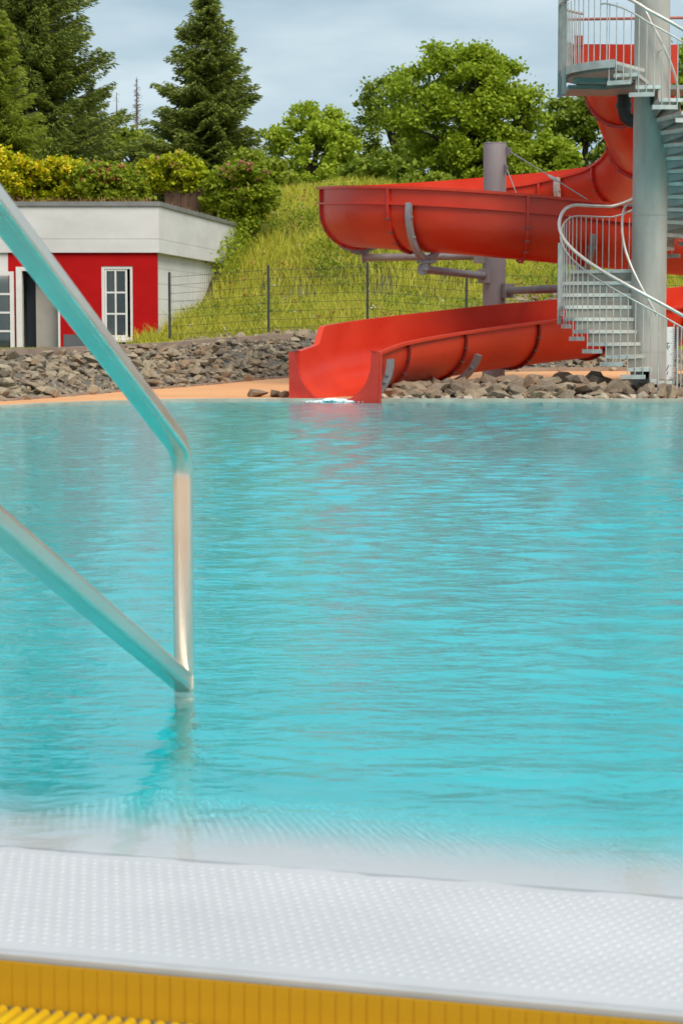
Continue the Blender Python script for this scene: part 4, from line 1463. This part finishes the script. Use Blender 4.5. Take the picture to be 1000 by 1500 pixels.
# conifers behind the hedge
spruce('spruce_tree', 'tall dark spruce standing alone behind the flowering hedge', -5.85, 90, 5.6, 10.4, 3.9, 'spruce_needle', 21, 1.9, droop=0.22, pw=0.8)
spruce('spruce_tree', 'very tall dark spruce with long up-swept branches, its top cut off', -12.9, 86, 5.6, 17.0, 4.7, 'spruce_needle', 22, 1.25, droop=0.05, upsw=0.5)
spruce('spruce_tree', 'small slim spruce next to the very tall one', -13.3, 110, 6.2, 8.3, 1.5, 'spruce_needle_blue', 23, 0.8)
spruce('dead_spruce', 'bare brown dead spruce rising above the green treeline', -13.0, 132, 6.5, 10.8, 1.25, 'spruce_needle', 24, 2.6, dead=True)
spruce('dead_spruce', 'thin leafless mast-like trunk beside the small slim spruce', -15.3, 134, 6.5, 10.0, 0.8, 'spruce_needle', 25, 0.35, dead=True)
spruce('dead_spruce', 'thinner leafless trunk between the slim spruce and dead brown one', -14.6, 135, 6.5, 10.2, 0.7, 'spruce_needle', 26, 0.3, dead=True)
spruce('spruce_tree', 'short dark spruce at the right foot of the lone tall one', -3.1, 96, 5.7, 4.9, 1.6, 'spruce_needle_blue', 27, 0.8)
spruce('larch_tree', 'yellow-green conifer in front of the very tall dark spruce', -12.85, 78, 5.2, 8.0, 2.5, 'soft_leaf', 31, 1.6, droop=0.12)
broadleaf('leafy_tree', 'low green bush-like tree below the dead brown spruce', 'tree', -10.0, 100, 5.9, 5.0, (2.3, 1.8, 2.4), 'soft_leaf', 120, 90, 0.5, 0.17, 32)
broadleaf('leafy_tree', 'bright lime green round tree at the top of the slope', 'tree', -1.0, 82, 4.9, 5.2, (1.85, 1.8, 2.5), 'lime_leaf', 190, 200, 0.44, 0.11, 33)
broadleaf('maple_tree', 'large green maple with dense round crown behind the grey pillar', 'tree', 5.15, 82, 4.6, 8.7, (2.75, 2.6, 4.0), 'maple_leaf', 235, 250, 0.60, 0.12, 34)
broadleaf('leafy_tree', 'dark loose-leaved tree half hidden behind the large maple', 'tree', 2.4, 92, 5.0, 7.2, (1.7, 1.7, 3.4), 'dark_leaf', 120, 160, 0.52, 0.12, 35)
broadleaf('leafy_tree', 'darker green tree under the stair platform', 'tree', 10.6, 90, 4.6, 6.8, (1.9, 1.8, 3.0), 'dark_leaf', 130, 180, 0.55, 0.13, 36)
broadleaf('leafy_tree', 'tree with branches showing right of the grey stair column', 'tree', 14.6, 80, 4.6, 8.4, (2.6, 2.2, 3.7), 'maple_leaf', 170, 190, 0.6, 0.135, 37)
broadleaf('leafy_tree', 'low spreading tree at the right flank of the large maple', 'tree', 8.3, 86, 4.6, 4.6, (2.0, 1.8, 2.1), 'maple_leaf', 120, 110, 0.5, 0.17, 38)
# distant wood
r_ = np.random.default_rng(9)
C_ = []
for q in range(240):
    x = r_.uniform(-40, 40); y = r_.uniform(118, 150)
    hgt = 3.2 + 2.2 * float(vn(np.array([x * 0.12]), np.array([4.0]))[0]) + r_.uniform(-0.5, 0.9)
    for e in range(7):
        C_.append((x + r_.normal() * 1.2, y, 5.9 + hgt * r_.uniform(0.1, 1.0)))
C_ = np.array(C_)
P = (C_[:, None, :] + r_.normal(size=(len(C_), 26, 3)) * np.array([0.75, 0.6, 0.5])).reshape(-1, 3)
V, F = leaves(P, 0.42, r_)
tag(npmesh('distant_wood', V, F, 'dark_leaf'), 'hazy green wood closing the view behind the trees', 'wood', kind='stuff')
# undergrowth that closes the foot of the trees along the crest
for q, (x, y, h, rx, mt, lab) in enumerate([
        (-3.0, 74, 1.6, 1.5, 'soft_leaf', 'low shrub between the hedge and the lime green tree'),
        (1.3, 74, 1.5, 1.3, 'dark_leaf', 'dark shrub between the lime green tree and the maple'),
        (3.0, 73.5, 1.3, 1.6, 'soft_leaf', 'low shrub at the left foot of the large maple'),
        (6.0, 74, 1.3, 1.7, 'dark_leaf', 'dark shrub under the large maple'),
        (8.8, 78, 1.6, 1.8, 'dark_leaf', 'shrub behind the upper slide channel by the stairs'),
        (12.2, 78, 1.9, 2.0, 'dark_leaf', 'shrub behind the stair column')]):
    zb = gz(x, y)
    root = empty('shrub', (x, y, zb)); tag(root, lab, 'shrub')
    r_ = np.random.default_rng(60 + q)
    P, cc = crown_pts((x, y, zb + h * 0.45), (rx, 1.0, h * 0.6), 60, 80, 0.36, r_)
    V, F = leaves(P, 0.15, r_); npmesh('foliage', V, F, mt, root)
    mb = MB(); [mb.tube([(x + e * 0.2, y, zb - 0.1), tuple(cc[e * 9 + 20])], [0.03, 0.008], 4) for e in range(-2, 3)]; mb.build('stems', 'bark', root)

# hedge and rose bushes above the roof
def bush(name, label, cat, x, y, zb, rad, leafm, petal, n_fl, seed, clumps=90, per=130, leaf=0.085, cr=0.27):
    r_ = np.random.default_rng(seed)
    root = empty(name, (x, y, zb)); tag(root, label, cat)
    P, cc = crown_pts((x, y, zb + rad[2] * 0.85), rad, clumps, per, cr, r_, inner=0.5)
    P = P[P[:, 2] > zb - 0.05]
    V, F = leaves(P, leaf, r_); npmesh('foliage', V, F, leafm, root)
    mb = MB()
    for e in range(7):
        mb.tube([(x + r_.normal() * rad[0] * 0.2, y, zb - 0.2), tuple(cc[e * 7])], [0.03, 0.008], 4)
    mb.build('stems', 'bark', root)
    if petal:
        top = P[np.argsort(-(P[:, 2] - zb) / rad[2] + (P[:, 1] - y) / rad[1] * 0.8 + r_.normal(size=len(P)) * 0.75)][:n_fl * 3]
        pk = top[r_.permutation(len(top))[:n_fl]] + np.array([0, -0.05, 0.03])
        P2 = (pk[:, None, :] + r_.normal(size=(n_fl, 4, 3)) * 0.03).reshape(-1, 3)
        V, F = leaves(P2, 0.075, r_, aspect=1.0)
        o = npmesh('flowers', V, F, petal, root); o["kind"] = 'stuff'
    return root


HYY = 62.6
bush('flowering_hedge', 'clipped hedge full of yellow flowers, at the building roof corner', 'hedge', -10.4, HYY, 4.75, (1.6, 0.8, 0.95), 'hedge_leaf', 'yellow_petal', 1300, 71, 200)
bush('flowering_hedge', 'yellow-flowered hedge reaching out of the picture past the tall spruce', 'hedge', -12.6, HYY + 0.3, 4.75, (1.3, 0.8, 0.85), 'hedge_leaf', 'yellow_petal', 1100, 72, 170)
bush('flowering_hedge', 'shorter hedge piece with sparse yellow flowers beside the red rose bush', 'hedge', -8.5, HYY + 0.2, 4.8, (1.05, 0.75, 0.78), 'hedge_leaf', 'yellow_petal', 520, 73, 150)
bush('rose_bush', 'rose bush with small red blooms between yellow hedge and brown boards', 'bush', -6.9, HYY - 0.7, 4.55, (1.15, 0.8, 0.85), 'rose_leaf', 'red_petal', 60, 74, 110)
bush('rose_bush', 'rose bush with pink tips above the brown timber boards', 'bush', -4.95, HYY + 0.4, 5.35, (1.0, 0.7, 0.62), 'hedge_leaf', 'pink_petal', 45, 75, 90)
bush('rose_bush', 'big round rose bush with pink blooms at the roof end', 'bush', -2.95, HYY - 0.2, 4.15, (1.05, 0.9, 1.05), 'rose_leaf', 'pink_petal', 70, 76, 130)
bush('rose_bush', 'low green bush spilling over the end of the roof edge', 'bush', -3.55, HYY - 0.3, 4.6, (0.6, 0.6, 0.72), 'rose_leaf', 'pink_petal', 10, 77, 60)
tb = empty('timber_palisade', (-4.7, 62.9, 4.3)); tag(tb, 'brown upright timber boards holding soil under the pink rose bush', 'palisade')
for q in range(6):
    mb = MB(); x = -5.35 + q * 0.245; hz = 1.02 + 0.08 * math.sin(q * 2.1)
    mb.box(x, 62.6 + 0.02 * (q % 2), 4.2, x + 0.235, 62.75, 4.3 + hz); bevel(mb.build('board', 'brown_timber', tb), 0.02)


def blades(x, y, z, hmin, hmax, wd, r_, lean=0.35):
    n = len(x)
    an = r_.uniform(0, 2 * math.pi, n); h = r_.uniform(hmin, hmax, n)
    lx, ly = r_.normal(size=n) * lean * h, r_.normal(size=n) * lean * h
    ww = wd * r_.uniform(0.6, 1.4, n)
    cx_, cy_ = np.cos(an) * ww / 2, np.sin(an) * ww / 2
    A = np.stack([x - cx_, y - cy_, z - 0.03], 1); B = np.stack([x + cx_, y + cy_, z - 0.03], 1)
    C1 = np.stack([x + lx * 0.35 + cx_ * 0.8, y + ly * 0.35 + cy_ * 0.8, z + h * 0.6], 1); D1 = np.stack([x + lx * 0.35 - cx_ * 0.8, y + ly * 0.35 - cy_ * 0.8, z + h * 0.6], 1)
    T = np.stack([x + lx, y + ly, z + h], 1)
    T2 = T + np.stack([cx_ * 0.3, cy_ * 0.3, np.zeros(n)], 1)
    V = np.stack([A, B, C1, D1, T2, T], 1).reshape(-1, 3)
    i_ = np.arange(n)[:, None] * 6
    F = np.vstack([i_ + np.array([[0, 1, 2, 3]]), i_ + np.array([[3, 2, 4, 5]])])
    return V, F


# meadow on the slope
r_ = np.random.default_rng(12)
n = 150000
x = r_.uniform(-6.0, 13, n); y = 48.2 + 26 * r_.random(n) ** 1.1
pb_ = XC + (y - FY) * (SX - XC) / (SY - FY)
keep = (foot_dist(x, y) > 2.25) & ((x > pb_ + 0.15) | (y < FY - 0.1) | (y > 63.5)) & (np.abs(x) < 0.19 * y + 1.0)
dens = vn(x * 0.9, y * 0.9) + vn(x * 2.3, y * 2.3) * 0.6
keep &= r_.random(n) < np.clip(0.72 + dens * 1.3, 0.12, 1)
keep &= ~((x < -5) & (y < 52)) | (r_.random(n) < 0.15)
x, y = x[keep], y[keep]
z = terr(x, y)
tall = 0.6 + 1.1 * (vn(x * 0.7 + 40, y * 0.7) + 0.5)
V, F = blades(x, y, z, 0.16, 0.46, 0.026, r_)
V[:, 2] = np.repeat(z, 6) + (V[:, 2] - np.repeat(z, 6)) * np.repeat(tall, 6) * np.repeat(np.clip((y - 48) / 4, 0.35, 1), 6)
tag(npmesh('meadow_grass', V, F, 'meadow'), 'tall yellow-green meadow grass on the slope behind the slide', 'grass', kind='stuff')
# leafy weeds through the grass
n = 2800
x = r_.uniform(-4.2, 10, n); y = r_.uniform(50.5, 71, n)
pb_ = XC + (y - FY) * (SX - XC) / (SY - FY)
k_ = (x > pb_ + 0.3) & (vn(x * 0.5 + 7, y * 0.5) > -0.02)
x, y = x[k_], y[k_]
P = np.stack([x, y, terr(x, y) + 0.2], 1)
P = (P[:, None, :] + r_.normal(size=(len(P), 22, 3)) * np.array([0.13, 0.13, 0.13])).reshape(-1, 3)
V, F = leaves(P, 0.075, r_)
tag(npmesh('meadow_weeds', V, F, 'soft_leaf'), 'leafy green weeds growing through the meadow grass', 'weeds', kind='stuff')
for nm, mt, nn, sz, lab in (('white_wildflowers', 'white_petal', 110, 0.045, 'white wildflower heads dotted over the meadow slope'), ('orange_seed_heads', 'orange_seed', 900, 0.07, 'rusty orange seed heads in the meadow grass')):
    x = r_.uniform(-3.8, 9, nn); y = r_.uniform(50.5, 71, nn)
    if mt == 'orange_seed':
        k_ = vn(x * 0.45 + 20, y * 0.45) > 0.08; x, y = x[k_], y[k_]
    pb_ = XC + (y - FY) * (SX - XC) / (SY - FY)
    k_ = x > pb_ + 0.3; x, y = x[k_], y[k_]
    P = np.stack([x, y, terr(x, y) + r_.uniform(0.25, 0.5, len(x))], 1)
    P = (P[:, None, :] + r_.normal(size=(len(P), 4, 3)) * 0.025).reshape(-1, 3)
    V, F = leaves(P, sz, r_, aspect=1.0)
    tag(npmesh(nm, V, F, mt), lab, 'flowers', kind='stuff')
# climbing weeds at the end of the side wall
P = []
for q in range(20):
    t_ = r_.uniform(0.62, 1.0); c_ = P0 + (P1 - P0) * t_ + sn * r_.uniform(0.0, 0.5)
    zz0 = gz(c_.x + 0.3, c_.y); P.append((c_.x, c_.y, zz0 + r_.uniform(0.1, 0.9)))
P = (np.array(P)[:, None, :] + r_.normal(size=(len(P), 60, 3)) * np.array([0.22, 0.22, 0.2])).reshape(-1, 3)
V, F = leaves(P, 0.08, r_)
tag(npmesh('wall_weeds', V, F, 'rose_leaf'), 'weeds climbing the end of the white side wall', 'weeds', kind='stuff')
# dry grass on the roof, lawn strip before the building
n = 9000
x = r_.uniform(-14, -3.2, n); y = r_.uniform(FY + 0.5, 63.5, n)
pb_ = XC + (y - FY) * (SX - XC) / (SY - FY); k_ = x < pb_ - 0.25
x, y = x[k_], y[k_]
V, F = blades(x, y, np.full(len(x), 4.25), 0.08, 0.3, 0.03, r_)
tag(npmesh('roof_grass', V, F, 'dry_grass'), 'reddish dry grass growing on the flat building roof', 'grass', kind='stuff')
n = 60000
x = r_.uniform(-10, -3.0, n); y = r_.uniform(30, 51.9, n)
k_ = (foot_dist(x, y) > 2.2) & (np.abs(x) < 0.19 * y + 0.5)
x, y = x[k_], y[k_]
V, F = blades(x, y, terr(x, y), 0.03, 0.08, 0.02, r_)
tag(npmesh('lawn_grass', V, F, 'lawn'), 'short lawn grass between the stone bank and the building', 'grass', kind='stuff')

# ------------------------------------------------------------------ pool handrail
hr = empty('pool_handrail', (-0.434, 5.594, -0.8))
tag(hr, 'bent stainless steel handrail leading down into the pool', 'handrail')
RT = 0.0268
dv = Vector((-0.17, -1.0, 0.385))


def bend(pts, r_, n=9):
    """round the inner corners of a polyline"""
    out = [Vector(pts[0])]
    for i in range(1, len(pts) - 1):
        a_, b_, c_ = Vector(pts[i - 1]), Vector(pts[i]), Vector(pts[i + 1])
        u_, v_ = (a_ - b_).normalized(), (c_ - b_).normalized()
        s_, e_ = b_ + u_ * r_, b_ + v_ * r_
        for k_ in range(n + 1):
            t_ = k_ / n
            out.append(s_ * (1 - t_) ** 2 + b_ * 2 * t_ * (1 - t_) + e_ * t_ ** 2)
    out.append(Vector(pts[-1]))
    return out


foot = Vector((-0.434, 5.594, -0.80))
bendp = Vector((-0.434, 5.594, 0.685))
topb = bendp + dv * 1.85
endp = topb + Vector((-0.10, -0.62, 0.02))
rear = Vector((endp.x, endp.y, -0.02))
mb = MB(); mb.tube([foot, Vector((foot.x, foot.y, 0.004))], RT, 40, square=5); mb.build('post_foot', 'dull_steel', hr, smooth=60)
mb = MB(); mb.tube(bend([Vector((foot.x, foot.y, 0.005)), bendp, topb, endp, rear], 0.085), RT, 40, square=5)
mb.build('top_rail', 'steel', hr, smooth=60)
lo0 = Vector((-0.434, 5.58, 0.045)) + dv * 0.012
lo1 = lo0 + dv * 1.85
lo2 = Vector((rear.x, rear.y, lo1.z + 0.02))
rad_pts = bend([lo0, lo1, lo2], 0.08)
st = [lo0 - dv.normalized() * 0.022, lo0 - dv.normalized() * 0.012] + rad_pts
mb = MB(); mb.tube(st, [0.016, 0.024] + [RT] * len(rad_pts), 40, square=5)
mb.build('lower_rail', 'steel', hr, smooth=60)
mb = MB(); mb.tube([lo0 - dv.normalized() * 0.012 + Vector((0, 0, 0)), lo0 - dv.normalized() * 0.004], 0.0285, 40, square=5); mb.build('weld_collar', 'dull_steel', hr, smooth=50)
for p in (foot, rear):
    mb = MB(); mb.tube([p, p + Vector((0, 0, 0.015))], 0.065, 24); mb.build('foot_flange', 'steel', hr, smooth=40)

# ------------------------------------------------------------------ yellow overflow grate
gr = empty('overflow_grate', edge_pt(-0.85, -0.15, -0.07))
tag(gr, 'yellow plastic overflow grate of round bars along the pool edge', 'grate')
gme = None
for q in range(-34, 35):
    s0 = -0.85 + q * 0.0245
    if gme is None:
        mb = MB(); mb.tube([Vector((0, -0.143, 0)), Vector((0, -0.138, 0.0)), Vector((0, 0.138, 0)), Vector((0, 0.143, 0))], [0.006, 0.0095, 0.0095, 0.006], 12)
        o = mb.build('bar', 'yellow_plastic', gr, smooth=50); gme = o.data
    else:
        o = link('bar', gme, gr)
    o.location = edge_pt(s0, -0.155, -0.078)
    o.rotation_euler = (0, 0, -math.atan2(EN[0], EN[1]))
for n0 in (-0.06, -0.25):
    mb = MB(); mb.bar(edge_pt(-1.72, n0, -0.094), edge_pt(0.02, n0, -0.094), 0.012, 0.022); mb.build('cross_strip', 'yellow_plastic', gr)
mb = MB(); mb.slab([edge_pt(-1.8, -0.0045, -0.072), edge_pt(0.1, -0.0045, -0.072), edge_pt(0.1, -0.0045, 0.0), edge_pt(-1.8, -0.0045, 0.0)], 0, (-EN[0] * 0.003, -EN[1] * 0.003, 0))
mb.build('reflection_flange', 'shaded_yellow', gr)  # flange added in place of the bars' reflection in the gutter wall
rme = None  # faint lines of the mirrored bars, built as shallow ribs
for q in range(-36, 37):
    s0 = -0.85 + q * 0.0245
    if rme is None:
        mb = MB(); mb.box(-0.0105, -0.0008, -0.036, 0.0105, 0.0008, 0.036); o = mb.build('reflection_rib', 'shaded_yellow', gr); rme = o.data
    else:
        o = link('reflection_rib', rme, gr)
    o.location = edge_pt(s0, -0.0080, -0.037)
    o.rotation_euler = (0, 0, -math.atan2(EN[0], EN[1]))
